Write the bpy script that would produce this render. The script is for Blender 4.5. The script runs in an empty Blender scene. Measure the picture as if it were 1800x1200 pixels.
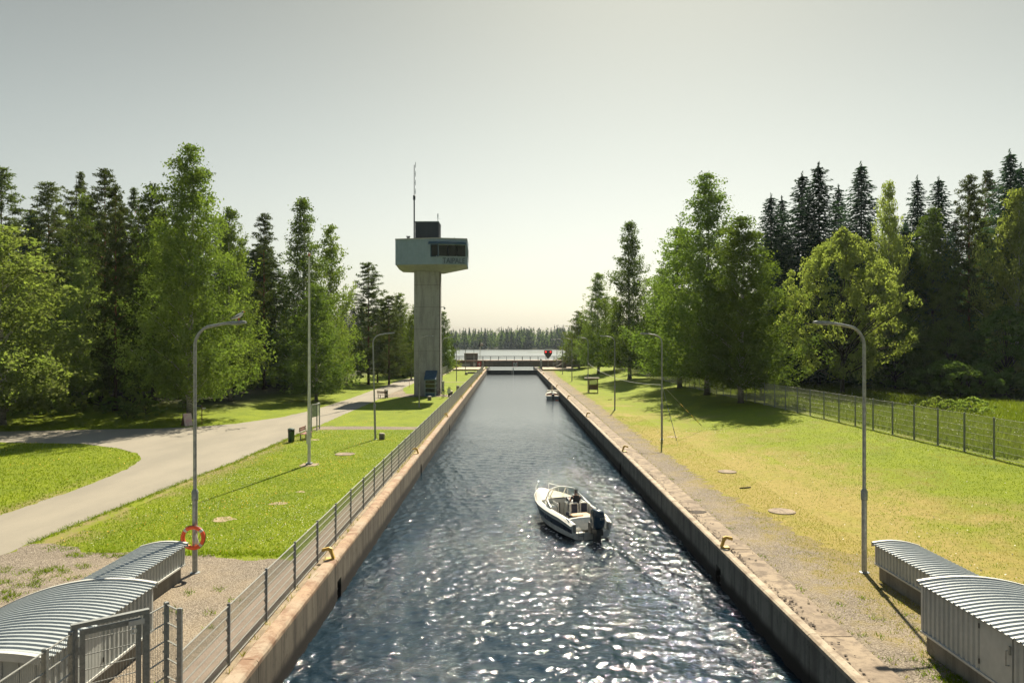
import bpy, math, random
import numpy as np
from mathutils import Vector, Matrix
R = math.radians
random.seed(7)
rng = np.random.default_rng(7)
scene = bpy.context.scene
COL = scene.collection

# ------------------------------------------------------------------ camera
CAM_H = 7.1
F = 1300.0                      # focal length in photo pixels (photo is 1800 wide)
cam_d = bpy.data.cameras.new('camera')
cam = bpy.data.objects.new('camera', cam_d); COL.objects.link(cam)
cam.location = (0, 0, CAM_H)
cam.rotation_euler = (R(90.0), 0, R(-0.264))
cam_d.sensor_width = 36.0
cam_d.lens = F / 1800 * 36
cam_d.clip_start = 0.1; cam_d.clip_end = 20000
scene.camera = cam

# ------------------------------------------------------------------ sun and sky
SUN_EL, SUN_AZ = 48.0, 12.0     # azimuth: degrees to the right of +Y
world = bpy.data.worlds.new('World'); scene.world = world
world.use_nodes = True
wn, wl = world.node_tree.nodes, world.node_tree.links
wn.clear()
sky = wn.new('ShaderNodeTexSky'); sky.sky_type = 'NISHITA'; sky.sun_disc = False
sky.sun_elevation = R(SUN_EL); sky.sun_rotation = R(SUN_AZ)
sky.altitude = 100; sky.air_density = 1.0; sky.dust_density = 2.2; sky.ozone_density = 1.0
hsv = wn.new('ShaderNodeHueSaturation'); hsv.inputs['Saturation'].default_value = 0.45
tint = wn.new('ShaderNodeMix'); tint.data_type = 'RGBA'; tint.blend_type = 'MULTIPLY'
tint.inputs[0].default_value = 1.0; tint.inputs[7].default_value = (1.0, 0.975, 0.85, 1)
# the sky pales towards the horizon and deepens overhead, the same all round
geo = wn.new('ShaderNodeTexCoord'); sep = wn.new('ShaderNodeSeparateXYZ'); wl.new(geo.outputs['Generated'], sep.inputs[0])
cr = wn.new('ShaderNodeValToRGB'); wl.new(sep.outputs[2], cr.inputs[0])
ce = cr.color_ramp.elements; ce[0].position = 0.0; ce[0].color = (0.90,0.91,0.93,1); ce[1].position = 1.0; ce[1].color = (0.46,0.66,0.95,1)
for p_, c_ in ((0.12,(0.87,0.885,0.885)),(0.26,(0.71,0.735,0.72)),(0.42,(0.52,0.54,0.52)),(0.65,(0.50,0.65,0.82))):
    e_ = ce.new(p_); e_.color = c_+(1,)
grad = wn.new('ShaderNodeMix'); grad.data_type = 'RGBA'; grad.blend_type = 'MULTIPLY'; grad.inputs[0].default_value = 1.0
bg = wn.new('ShaderNodeBackground'); bg.inputs[1].default_value = 0.058
wo = wn.new('ShaderNodeOutputWorld')
wl.new(sky.outputs[0], hsv.inputs['Color']); wl.new(hsv.outputs[0], tint.inputs[6])
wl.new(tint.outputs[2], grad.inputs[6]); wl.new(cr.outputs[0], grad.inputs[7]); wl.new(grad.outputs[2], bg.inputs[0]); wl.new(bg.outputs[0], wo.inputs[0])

sd = bpy.data.lights.new('sun', 'SUN'); so = bpy.data.objects.new('sun', sd); COL.objects.link(so)
sd.energy = 5.0; sd.angle = R(0.5); sd.color = (1.0, 0.90, 0.70)
sdir = Vector((math.sin(R(SUN_AZ))*math.cos(R(SUN_EL)), math.cos(R(SUN_AZ))*math.cos(R(SUN_EL)), math.sin(R(SUN_EL))))
so.rotation_euler = (-sdir).to_track_quat('-Z', 'Y').to_euler()
so.location = (40, 120, 160)

scene.view_settings.view_transform = 'Standard'; scene.view_settings.look = 'None'
scene.view_settings.exposure = 1.20; scene.view_settings.gamma = 1.0
scene.view_settings.use_curve_mapping = False
scene.render.engine = 'CYCLES'
cy = scene.cycles
cy.max_bounces = 7; cy.diffuse_bounces = 2; cy.glossy_bounces = 3; cy.transmission_bounces = 5
cy.transparent_max_bounces = 8; cy.volume_bounces = 0
cy.sample_clamp_indirect = 4.0; cy.caustics_reflective = False; cy.caustics_refractive = False
cy.use_denoising = True

# ------------------------------------------------------------------ helpers
def tag(o, label=None, cat=None, group=None, kind=None):
    if label: o['label'] = label
    if cat: o['category'] = cat
    if group: o['group'] = group
    if kind: o['kind'] = kind
    return o
def empty(name, loc=(0, 0, 0), rz=0, label=None, cat=None, group=None):
    o = bpy.data.objects.new(name, None); COL.objects.link(o)
    o.location = loc; o.rotation_euler = (0, 0, rz); o.empty_display_size = 0.2
    return tag(o, label, cat, group)
KIDS = {}
def link(o, parent=None):
    COL.objects.link(o)
    if parent is not None:
        o.parent = parent; KIDS.setdefault(parent.name, []).append(o)
    return o
def copy_tree(o, parent=None):
    c = o.copy(); link(c, parent)
    for ch in KIDS.get(o.name, []): copy_tree(ch, c)
    return c
def sstep(a, b, x):
    t = min(1, max(0, (x-a)/(b-a))); return t*t*(3-2*t)
def ground_z(x, y):
    if x > 0: return 1.0*sstep(12.5, 25.5, x)
    return 1.0*sstep(-22.5, -34, x)*sstep(62, 76, y)
def at(px, py, z=0.0):
    """place on height z that the photo shows at pixel px, py"""
    Y = F*(CAM_H-z)/(py-600.0); return Vector(((px-894)*Y/F, Y, z))
def xz(px, py, Y):
    return (px-894)*Y/F, CAM_H-(py-600)*Y/F
def raw_mesh(name, V, Fc, smooth=False):
    me = bpy.data.meshes.new(name)
    V = np.asarray(V, dtype=np.float32)
    if isinstance(Fc, np.ndarray):
        n, k = Fc.shape
        me.vertices.add(len(V)); me.vertices.foreach_set('co', V.ravel())
        me.loops.add(n*k); me.loops.foreach_set('vertex_index', Fc.astype(np.int32).ravel())
        me.polygons.add(n)
        me.polygons.foreach_set('loop_start', np.arange(0, n*k, k, dtype=np.int32))
        me.polygons.foreach_set('loop_total', np.full(n, k, dtype=np.int32))
        me.update(calc_edges=True)
    else:
        me.from_pydata([tuple(v) for v in V.tolist()], [], Fc)
        me.update()
    if smooth: me.polygons.foreach_set('use_smooth', [True]*len(me.polygons))
    return me
def add_mesh(name, me, m, parent=None):
    if m is not None: me.materials.append(m)
    return link(bpy.data.objects.new(name, me), parent)

class MB:
    def __init__(s): s.v = []; s.f = []
    def quad(s, a, b, c, d):
        i = len(s.v); s.v += [a, b, c, d]; s.f.append((i, i+1, i+2, i+3)); return s
    def box(s, x0, x1, y0, y1, z0, z1, M=None):
        i = len(s.v)
        P = [Vector(p) for p in ((x0,y0,z0),(x1,y0,z0),(x1,y1,z0),(x0,y1,z0),(x0,y0,z1),(x1,y0,z1),(x1,y1,z1),(x0,y1,z1))]
        if M is not None: P = [M @ p for p in P]
        s.v += P
        s.f += [tuple(i+k for k in q) for q in ((3,2,1,0),(4,5,6,7),(0,1,5,4),(1,2,6,5),(2,3,7,6),(3,0,4,7))]
        return s
    def cbox(s, x0, x1, y0, y1, z0, z1, b=0.02):
        """box with its upper edges chamfered"""
        i = len(s.v)
        for (a0,a1,c0,c1,z) in ((x0,x1,y0,y1,z0),(x0,x1,y0,y1,z1-b),(x0+b,x1-b,y0+b,y1-b,z1)):
            s.v += [Vector((a0,c0,z)),Vector((a1,c0,z)),Vector((a1,c1,z)),Vector((a0,c1,z))]
        s.f += [(i+3,i+2,i+1,i),(i+8,i+9,i+10,i+11)]
        for l in (0, 4):
            for k in range(4): s.f.append((i+l+k, i+l+(k+1)%4, i+l+4+(k+1)%4, i+l+4+k))
        return s
    def beam(s, p, q, w, h=None):
        p, q = Vector(p), Vector(q); h = h or w; d = (q-p)
        if d.length < 1e-6: return s
        d.normalize(); up = Vector((0,0,1)) if abs(d.z) < 0.95 else Vector((0,1,0))
        a = d.cross(up).normalized()*(w/2); b = a.cross(d).normalized()*(h/2)
        i = len(s.v)
        for o in (p, q): s.v += [o-a-b, o+a-b, o+a+b, o-a+b]
        s.f += [(i,i+1,i+2,i+3),(i+7,i+6,i+5,i+4)]+[(i+(k+1)%4, i+k, i+4+k, i+4+(k+1)%4) for k in range(4)]
        return s
    def tube(s, path, r, n=8, cap=True):
        path = [Vector(p) for p in path]; m = len(path)
        rs = r if isinstance(r, (list, tuple)) else [r]*m
        i = len(s.v); a = None
        for k, p in enumerate(path):
            d = (path[min(k+1,m-1)]-path[max(k-1,0)]).normalized()
            if a is None:
                up = Vector((0,0,1)) if abs(d.z) < 0.9 else Vector((1,0,0)); a = d.cross(up).normalized()
            else: a = (a-d*a.dot(d)).normalized()
            b = d.cross(a)
            for j in range(n):
                t = 2*math.pi*j/n; s.v.append(p+(a*math.cos(t)+b*math.sin(t))*rs[k])
        for k in range(m-1):
            for j in range(n):
                s.f.append((i+k*n+j, i+k*n+(j+1)%n, i+(k+1)*n+(j+1)%n, i+(k+1)*n+j))
        if cap:
            s.f.append(tuple(i+j for j in reversed(range(n)))); s.f.append(tuple(i+(m-1)*n+j for j in range(n)))
        return s
    def lathe(s, prof, n=16, c=(0,0,0)):
        """prof: list of (r, z)"""
        i = len(s.v); m = len(prof)
        for r, z in prof:
            for j in range(n):
                t = 2*math.pi*j/n; s.v.append(Vector((c[0]+r*math.cos(t), c[1]+r*math.sin(t), c[2]+z)))
        for k in range(m-1):
            for j in range(n): s.f.append((i+k*n+j, i+k*n+(j+1)%n, i+(k+1)*n+(j+1)%n, i+(k+1)*n+j))
        s.f.append(tuple(i+j for j in reversed(range(n)))); s.f.append(tuple(i+(m-1)*n+j for j in range(n)))
        return s
    def torus(s, c, Rr, r, axis='y', a0=0, a1=2*math.pi, n=32, k=8):
        i = len(s.v); full = abs(a1-a0-2*math.pi) < 1e-4; nn = n if full else n+1
        for u in range(nn):
            t = a0+(a1-a0)*u/n
            for w in range(k):
                p = 2*math.pi*w/k; rr = Rr+r*math.cos(p); h = r*math.sin(p)
                q = (rr*math.cos(t), h, rr*math.sin(t)) if axis == 'y' else ((h, rr*math.cos(t), rr*math.sin(t)) if axis == 'x' else (rr*math.cos(t), rr*math.sin(t), h))
                s.v.append(Vector(c)+Vector(q))
        for u in range(n):
            for w in range(k):
                u2 = (u+1) % nn
                s.f.append((i+u*k+w, i+u*k+(w+1)%k, i+u2*k+(w+1)%k, i+u2*k+w))
        return s
    def poly(s, pts, z=0.0):
        i = len(s.v); s.v += [Vector((p[0], p[1], z)) for p in pts]; s.f.append(tuple(range(i, i+len(pts)))); return s
    def extrude(s, pts, d):
        """closed polygon pts (3D) extruded by vector d"""
        i = len(s.v); n = len(pts); d = Vector(d)
        s.v += [Vector(p) for p in pts]+[Vector(p)+d for p in pts]
        s.f.append(tuple(i+k for k in reversed(range(n)))); s.f.append(tuple(i+n+k for k in range(n)))
        for k in range(n): s.f.append((i+k, i+(k+1)%n, i+n+(k+1)%n, i+n+k))
        return s
    def grid(s, P):
        """P: rows of equal length of 3D points"""
        i = len(s.v); m, n = len(P), len(P[0])
        for row in P: s.v += [Vector(p) for p in row]
        for a in range(m-1):
            for b in range(n-1): s.f.append((i+a*n+b, i+a*n+b+1, i+(a+1)*n+b+1, i+(a+1)*n+b))
        return s
    def build(s, name, m, parent=None, smooth=False, world=False):
        vs = s.v
        if world and parent is not None:
            Mi = Matrix.Identity(4); q = parent
            while q is not None: Mi = (Matrix.Translation(q.location) @ q.rotation_euler.to_matrix().to_4x4()) @ Mi; q = q.parent
            Mi.invert(); vs = [Mi @ Vector(v) for v in vs]
        me = bpy.data.meshes.new(name); me.from_pydata([tuple(v) for v in vs], [], s.f)
        if smooth:
            me.polygons.foreach_set('use_smooth', [True]*len(me.polygons))
            try: me.set_sharp_from_angle(angle=R(40))
            except Exception: pass
        me.update()
        return add_mesh(name, me, m, parent)

# ------------------------------------------------------------------ materials
class NT:
    def __init__(s, name):
        s.m = bpy.data.materials.new(name); s.m.use_nodes = True
        s.n, s.l = s.m.node_tree.nodes, s.m.node_tree.links
        s.n.clear(); s.out = s.n.new('ShaderNodeOutputMaterial')
    def new(s, t, **k):
        o = s.n.new(t)
        for a, b in k.items(): setattr(o, a, b)
        return o
    def put(s, sock, v):
        if isinstance(v, bpy.types.NodeSocket): s.l.new(v, sock)
        elif isinstance(v, (tuple, list)): sock.default_value = tuple(v)+((1.0,) if len(v) == 3 and len(sock.default_value) == 4 else ())
        elif v is not None: sock.default_value = v
    def math(s, op, a, b=None, c=None, clamp=False):
        o = s.new('ShaderNodeMath', operation=op, use_clamp=clamp)
        s.put(o.inputs[0], a); s.put(o.inputs[1], b); s.put(o.inputs[2], c); return o.outputs[0]
    def mix(s, f, a, b, mode='MIX'):
        o = s.new('ShaderNodeMix', data_type='RGBA', blend_type=mode)
        s.put(o.inputs[0], f); s.put(o.inputs[6], a); s.put(o.inputs[7], b); return o.outputs[2]
    def noise(s, scale, detail=3, vec=None, rough=0.5, dist=0.0):
        o = s.new('ShaderNodeTexNoise'); s.put(o.inputs['Scale'], scale); o.inputs['Detail'].default_value = detail
        o.inputs['Roughness'].default_value = rough; o.inputs['Distortion'].default_value = dist
        if vec is not None: s.l.new(vec, o.inputs['Vector'])
        return o.outputs['Fac']
    def ramp(s, f, a, b, lo=0.0, hi=1.0):
        """map range with clamp, smooth"""
        o = s.new('ShaderNodeMapRange', interpolation_type='SMOOTHSTEP'); s.put(o.inputs[0], f)
        o.inputs[1].default_value = a; o.inputs[2].default_value = b; o.inputs[3].default_value = lo; o.inputs[4].default_value = hi
        return o.outputs[0]
    def pos(s): return s.new('ShaderNodeNewGeometry').outputs['Position']
    def obj(s): return s.new('ShaderNodeTexCoord').outputs['Object']
    def xyz(s, v):
        o = s.new('ShaderNodeSeparateXYZ'); s.l.new(v, o.inputs[0]); return o.outputs
    def scale(s, v, sc):
        o = s.new('ShaderNodeVectorMath', operation='MULTIPLY'); s.l.new(v, o.inputs[0]); o.inputs[1].default_value = sc; return o.outputs[0]
    def bump(s, h, strength=0.3, dist=0.02, normal=None):
        o = s.new('ShaderNodeBump'); s.put(o.inputs['Strength'], strength); o.inputs['Distance'].default_value = dist
        s.l.new(h, o.inputs['Height'])
        if normal is not None: s.l.new(normal, o.inputs['Normal'])
        return o.outputs[0]
    def principled(s, col, rough=0.7, metal=0.0, normal=None, spec=0.5, **k):
        o = s.new('ShaderNodeBsdfPrincipled')
        s.put(o.inputs['Base Color'], col); s.put(o.inputs['Roughness'], rough); s.put(o.inputs['Metallic'], metal)
        s.put(o.inputs['Specular IOR Level'], spec)
        if normal is not None: s.l.new(normal, o.inputs['Normal'])
        for a, b in k.items(): s.put(o.inputs[a.replace('_', ' ')], b)
        s.l.new(o.outputs[0], s.out.inputs[0]); return s.m
def simple(name, c1, c2=None, rough=0.6, metal=0.0, scale=6.0, detail=4, bump=0.1, bdist=0.01, spec=0.5, stretch=(1,1,1), lo=0.35, hi=0.65):
    t = NT(name); c2 = c2 or tuple(x*0.72 for x in c1)
    v = t.scale(t.obj(), stretch)
    n = t.noise(scale, detail, v, 0.6); col = t.mix(t.ramp(n, lo, hi), c1, c2)
    n2 = t.noise(scale*6, 3, v)
    col = t.mix(t.ramp(n2, 0.3, 0.75, 0.0, 0.25), col, tuple(x*0.6 for x in c1))
    rr = t.ramp(n, 0.3, 0.7, max(0.03, rough-0.08), min(1, rough+0.08))
    return t.principled(col, rr, metal, t.bump(n2, bump, bdist), spec)

M = {}
M['galv'] = simple('galvanised_steel', (0.30,0.31,0.30), (0.22,0.23,0.23), 0.5, 0.55, 14, 4, 0.05)
M['galv_wire'] = simple('galvanised_wire', (0.42,0.42,0.39), (0.33,0.33,0.31), 0.45, 0.4, 14, 3, 0.05)
M['post_blue'] = simple('grey_fence_post_steel', (0.20,0.22,0.23), (0.15,0.165,0.18), 0.55, 0.4, 14, 3, 0.05)
M['lamp_metal'] = simple('aged_lamp_steel', (0.36,0.37,0.36), (0.25,0.26,0.26), 0.5, 0.5, 10, 5, 0.08)
M['white_pole'] = simple('white_pole_paint', (0.68,0.68,0.64), (0.55,0.56,0.53), 0.45, 0, 5, 4, 0.04)
M['sheet_roof'] = simple('grey_roof_sheet', (0.37,0.40,0.41), (0.33,0.36,0.37), 0.36, 0.0, 1.2, 5, 0.03)
M['sheet'] = simple('grey_sheet_steel', (0.40,0.42,0.41), (0.35,0.37,0.365), 0.42, 0.0, 1.2, 5, 0.03)
M['sheet_trim'] = simple('pale_sheet_trim', (0.55,0.55,0.52), (0.45,0.45,0.43), 0.45, 0.0, 1.6, 5, 0.03)
M['yellow'] = simple('worn_yellow_paint', (0.62,0.42,0.08), (0.42,0.26,0.05), 0.55, 0.0, 14, 5, 0.2)
M['orange'] = simple('lifebuoy_orange', (0.90,0.13,0.03), (0.78,0.10,0.025), 0.5, 0.0, 8, 4, 0.05)
M['white'] = simple('white_gelcoat', (0.76,0.74,0.68), (0.70,0.68,0.62), 0.25, 0.0, 3, 4, 0.02)
M['cream'] = simple('cream_deck', (0.72,0.64,0.50), (0.66,0.58,0.45), 0.4, 0.0, 3, 4, 0.04)
M['navy'] = simple('navy_blue', (0.018,0.026,0.055), (0.014,0.02,0.045), 0.3, 0.0, 3, 4, 0.02)
M['seatblue'] = simple('blue_grey_vinyl', (0.035,0.045,0.08), (0.03,0.035,0.06), 0.55, 0.0, 8, 4, 0.1)
M['engine'] = simple('dark_blue_cowling', (0.018,0.04,0.07), (0.012,0.028,0.05), 0.25, 0.0, 3, 4, 0.02)
M['chrome'] = simple('polished_steel', (0.75,0.75,0.75), (0.65,0.65,0.65), 0.15, 1.0, 8, 3, 0.02)
M['black'] = simple('black_plastic', (0.012,0.013,0.016), (0.02,0.02,0.022), 0.45, 0.0, 8, 3, 0.05)
M['rubber'] = simple('tyre_rubber', (0.018,0.018,0.018), (0.03,0.03,0.03), 0.8, 0.0, 8, 3, 0.1)
M['tan'] = simple('varnished_tan_wood', (0.55,0.36,0.19), (0.44,0.27,0.13), 0.4, 0.0, 6, 5, 0.05, stretch=(6,1,6))
M['redwood'] = simple('red_brown_boards', (0.24,0.075,0.05), (0.16,0.05,0.035), 0.6, 0.0, 6, 5, 0.1, stretch=(1,8,8))
M['brownboard'] = simple('brown_weathered_board', (0.16,0.085,0.045), (0.11,0.06,0.035), 0.7, 0.0, 5, 5, 0.15, stretch=(8,8,1))
M['bin'] = simple('dark_green_plastic', (0.012,0.055,0.035), (0.01,0.04,0.027), 0.4, 0.0, 4, 4, 0.03)
M['blue'] = simple('blue_sheet_metal', (0.022,0.085,0.16), (0.018,0.065,0.125), 0.4, 0.0, 3, 4, 0.03)
M['palefr'] = simple('pale_blue_frame', (0.34,0.42,0.44), (0.27,0.34,0.36), 0.45, 0.0, 6, 4, 0.03)
M['darkclad'] = simple('dark_blue_cladding', (0.028,0.042,0.058), (0.02,0.032,0.045), 0.5, 0.0, 3, 4, 0.03, stretch=(4,4,.3))
M['soffit'] = simple('cream_soffit', (0.40,0.42,0.42), (0.34,0.36,0.36), 0.7, 0.0, 2, 4, 0.03)
M['stone'] = simple('weathered_concrete_block', (0.20,0.18,0.15), (0.12,0.11,0.095), 0.9, 0.0, 6, 6, 0.5, 0.02)
M['cap'] = simple('pale_concrete_cap', (0.36,0.32,0.26), (0.26,0.23,0.19), 0.9, 0.0, 8, 6, 0.4, 0.01)
M['skin'] = simple('skin', (0.42,0.24,0.17), (0.38,0.21,0.15), 0.5, 0.0, 8, 3, 0.02)
M['cloth'] = simple('black_shirt', (0.012,0.013,0.018), (0.02,0.02,0.026), 0.9, 0.0, 12, 4, 0.2)
M['hair'] = simple('dark_hair', (0.012,0.009,0.007), (0.02,0.015,0.012), 0.6, 0.0, 30, 4, 0.3)
M['sign_white'] = simple('white_sign_face', (0.62,0.60,0.55), (0.52,0.50,0.46), 0.5, 0.0, 4, 4, 0.02)
M['sign_red'] = simple('red_sign_paint', (0.42,0.03,0.025), (0.34,0.025,0.02), 0.5, 0.0, 4, 4, 0.02)
M['sign_green'] = simple('faded_green_map_print', (0.16,0.22,0.15), (0.36,0.38,0.30), 0.5, 0.0, 5, 5, 0.02)
M['darkwall'] = simple('black_painted_gate_steel', (0.012,0.018,0.026), (0.02,0.026,0.032), 0.5, 0.0, 2, 5, 0.1)
M['bark_dark'] = simple('dark_bark', (0.055,0.040,0.028), (0.028,0.021,0.016), 0.95, 0.0, 5, 6, 0.8, 0.05, stretch=(3,3,.6))
M['gullgrey'] = simple('grey_feathers', (0.24,0.25,0.27), (0.2,0.21,0.23), 0.8, 0.0, 10, 3, 0.05)
M['gullwhite'] = simple('white_feathers', (0.72,0.72,0.70), (0.62,0.62,0.6), 0.8, 0.0, 10, 3, 0.05)
M['lettering'] = simple('blue_grey_letters', (0.07,0.11,0.14), (0.05,0.08,0.11), 0.5)
M['sand'] = simple('bare_sandy_soil', (0.34,0.26,0.16), (0.26,0.19,0.11), 0.95, 0.0, 5, 6, 0.5, 0.02)
M['timber'] = simple('stacked_timber_ends', (0.42,0.27,0.15), (0.24,0.15,0.09), 0.8, 0.0, 3, 5, 0.3)
M['lens_red'] = None
def emis(name, col, st):
    t = NT(name); e = t.new('ShaderNodeEmission'); e.inputs[0].default_value = col+(1,)
    n = t.noise(3.0, 2, t.obj()); t.put(e.inputs[1], t.ramp(n, 0, 1, st*0.9, st*1.1)); t.l.new(e.outputs[0], t.out.inputs[0]); return t.m
M['lens_red'] = emis('red_signal_lens', (1.0, 0.035, 0.03), 1.1)

def glass_mat(name, tintc=(0.02,0.03,0.035), alpha=0.25, rough=0.03):
    t = NT(name)
    n = t.noise(0.8, 3, t.obj())
    g = t.new('ShaderNodeBsdfGlossy'); g.inputs['Roughness'].default_value = rough; g.inputs[0].default_value = (0.9,0.9,0.9,1)
    tr = t.new('ShaderNodeBsdfTransparent'); t.put(tr.inputs[0], t.mix(n, tuple(0.75 for _ in range(3)), (0.62,0.68,0.66)))
    d = t.new('ShaderNodeBsdfDiffuse'); d.inputs[0].default_value = tintc+(1,)
    m1 = t.new('ShaderNodeMixShader'); m1.inputs[0].default_value = alpha; t.l.new(tr.outputs[0], m1.inputs[1]); t.l.new(d.outputs[0], m1.inputs[2])
    fr = t.new('ShaderNodeFresnel'); fr.inputs[0].default_value = 1.5
    m2 = t.new('ShaderNodeMixShader'); t.l.new(fr.outputs[0], m2.inputs[0]); t.l.new(m1.outputs[0], m2.inputs[1]); t.l.new(g.outputs[0], m2.inputs[2])
    t.l.new(m2.outputs[0], t.out.inputs[0]); return t.m
M['glass'] = glass_mat('window_glass', (0.025,0.028,0.02), 0.88)
M['screen_glass'] = glass_mat('windscreen_glass', (0.05,0.06,0.06), 0.12)

# ground / lawn
def lawn_mat():
    t = NT('lawn_grass'); p = t.pos(); X, Y, Z = t.xyz(p)
    big = t.noise(0.10, 4, p, 0.55); mid = t.noise(0.55, 5, t.scale(p, (1,0.7,1)), 0.6, 0.6); fine = t.noise(5.0, 5, p, 0.7); vf = t.noise(26.0, 4, p, 0.7)
    g1, g2 = (0.185,0.222,0.004), (0.128,0.168,0.004)
    col = t.mix(t.ramp(mid, 0.3, 0.7), g1, g2)
    col = t.mix(t.ramp(fine, 0.35, 0.75, 0, 0.5), col, (0.065,0.11,0.008))
    # dry, straw-coloured ground: along the quay on the right and in patches
    near = t.math('MULTIPLY', t.ramp(X, 8.0, 9.5), t.ramp(t.math('ADD', X, t.math('MULTIPLY', Y, 0.05)), 14.0, 25.0, 1.0, 0.35))
    near = t.math('MULTIPLY', near, t.ramp(Y, 110, 40, 0.5, 1.0))
    dryv = t.math('ADD', t.math('MULTIPLY', near, 0.36), t.math('ADD', t.math('MULTIPLY', mid, 0.55), t.math('MULTIPLY', big, 0.45)))
    dry = t.ramp(dryv, 0.61, 0.93, 0, 0.85)
    strawc = t.mix(t.ramp(fine, 0.3, 0.7), (0.34,0.255,0.085), (0.235,0.18,0.055))
    col = t.mix(dry, col, strawc)
    # worn strips beside the roads on the left
    e1 = t.math('MULTIPLY', t.ramp(X, -16.2, -14.2, 1, 0), t.ramp(X, -17.2, -16.4)); e2 = t.math('MULTIPLY', t.ramp(X, -22.2, -20.6), t.ramp(X, -20.5, -20.0, 1, 0))
    worn = t.math('MULTIPLY', t.math('ADD', e1, e2), t.ramp(Y, 62, 50)); worn = t.math('MULTIPLY', worn, t.ramp(t.math('ADD', mid, t.math('MULTIPLY', fine, .4)), 0.55, 0.85))
    col = t.mix(worn, col, (0.24,0.185,0.085))
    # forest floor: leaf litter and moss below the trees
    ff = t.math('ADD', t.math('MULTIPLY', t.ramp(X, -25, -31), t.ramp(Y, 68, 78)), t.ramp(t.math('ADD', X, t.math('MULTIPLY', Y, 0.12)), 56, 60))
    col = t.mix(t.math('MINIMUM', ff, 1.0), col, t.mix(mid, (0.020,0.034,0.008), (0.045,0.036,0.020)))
    # tiny soil specks
    col = t.mix(t.ramp(vf, 0.6, 0.8, 0, 0.4), col, (0.05,0.07,0.012))
    h = t.math('ADD', t.math('MULTIPLY', fine, 0.5), t.math('MULTIPLY', vf, 0.7))
    nb = t.bump(h, 0.9, 0.06)
    return t.principled(col, 0.9, 0, nb, 0.15)
M['lawn'] = lawn_mat()
def gravel_mat():
    t = NT('gravel'); p = t.pos(); X, Y, Z = t.xyz(p)
    v = t.new('ShaderNodeTexVoronoi'); v.inputs['Scale'].default_value = 26; t.l.new(p, v.inputs['Vector'])
    c = t.mix(t.noise(40, 2, p), (0.235,0.195,0.150), (0.36,0.31,0.245))
    cell = t.xyz(v.outputs['Color'])[0]
    c = t.mix(t.ramp(cell, 0.0, 1.0, 0, 0.8), c, (0.13,0.105,0.085), 'MIX')
    c = t.mix(t.ramp(v.outputs['Distance'], 0.3, 0.75, 0, 0.7), c, (0.07,0.055,0.042))
    big = t.noise(0.35, 5, p, 0.6); weed = t.noise(1.3, 6, p, 0.75)
    right = t.ramp(X, 7, 8)
    c = t.mix(t.ramp(big, 0.4, 0.7, 0, 0.35), c, (0.34,0.265,0.17))
    # thin dry weeds growing through the path on the right
    wf = t.math('MULTIPLY', right, t.ramp(t.math('ADD', t.math('ADD', weed, t.math('MULTIPLY', big, 0.4)), t.math('MULTIPLY', t.math('SUBTRACT', X, 9.0), 0.10)), 0.66, 0.95, 0, 0.8))
    c = t.mix(wf, c, t.mix(t.noise(9, 4, p), (0.28,0.20,0.06), (0.13,0.12,0.03)))
    nb = t.bump(t.math('SUBTRACT', t.noise(30, 3, p), v.outputs['Distance']), 0.7, 0.03)
    return t.principled(c, 0.95, 0, nb, 0.2)
M['gravel'] = gravel_mat()
def asphalt_mat():
    t = NT('sun_bleached_asphalt'); p = t.pos(); X, Y, Z = t.xyz(p)
    big = t.noise(0.25, 5, t.scale(p, (1.6,.5,1)), 0.6); f = t.noise(60, 3, p, 0.6); m_ = t.noise(3, 5, p, 0.7)
    c = t.mix(t.ramp(big, 0.3, 0.7), (0.255,0.228,0.180), (0.205,0.185,0.148))
    c = t.mix(t.ramp(f, 0.4, 0.75, 0, 0.45), c, (0.11,0.095,0.085)); c = t.mix(t.ramp(m_, 0.55, 0.8, 0, 0.3), c, (0.33,0.28,0.21))
    return t.principled(c, 0.9, 0, t.bump(f, 0.3, 0.008), 0.25)
M['asphalt'] = asphalt_mat()
def concrete_mat(name, c1, c2, stain, vertical=True, moss=0.0, form=0.0, wet=None):
    t = NT(name); p = t.pos(); X, Y, Z = t.xyz(p)
    st = t.noise(1.8, 6, t.scale(p, (1,1,0.12) if vertical else (1,1,1)), 0.7, 0.3)
    big = t.noise(0.4, 4, p); f = t.noise(28, 4, p, 0.7)
    c = t.mix(t.ramp(big, 0.3, 0.7), c1, c2); c = t.mix(t.ramp(st, 0.42, 0.66, 0, 0.85), c, stain)
    c = t.mix(t.ramp(f, 0.5, 0.8, 0, 0.35), c, tuple(x*.5 for x in stain))
    n3 = t.noise(2.6, 7, p, 0.78, 0.4); c = t.mix(t.ramp(n3, 0.52, 0.66, 0, 0.65), c, stain); n4 = t.noise(6.0, 6, p, 0.8); c = t.mix(t.ramp(n4, 0.60, 0.68, 0, 0.7), c, tuple(x*.4 for x in stain))
    h = f
    if form:
        w = t.new('ShaderNodeTexWave', wave_type='BANDS', bands_direction='Y'); w.inputs['Scale'].default_value = form; w.inputs['Distortion'].default_value = 0.0
        t.l.new(p, w.inputs['Vector']); jl = t.ramp(w.outputs['Fac'], 0.0, 0.06, 1, 0); c = t.mix(t.math('MULTIPLY', jl, 0.35), c, tuple(x*.45 for x in stain))
        wl_ = t.ramp(t.noise(2.5, 5, t.scale(p, (1,1,.06)), .7), .6, .72, 0, .35); c = t.mix(wl_, c, (0.42,0.40,0.36))
    if wet is not None:
        zz = t.math('ADD', Z, t.math('MULTIPLY', t.noise(1.2, 4, p), 0.25))
        c = t.mix(t.ramp(zz, wet+0.72, wet+0.42), c, (0.022,0.017,0.014))
    return t.principled(c, 0.88, 0, t.bump(h, 0.35, 0.015), 0.3)
WATER_Z = -1.25
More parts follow.
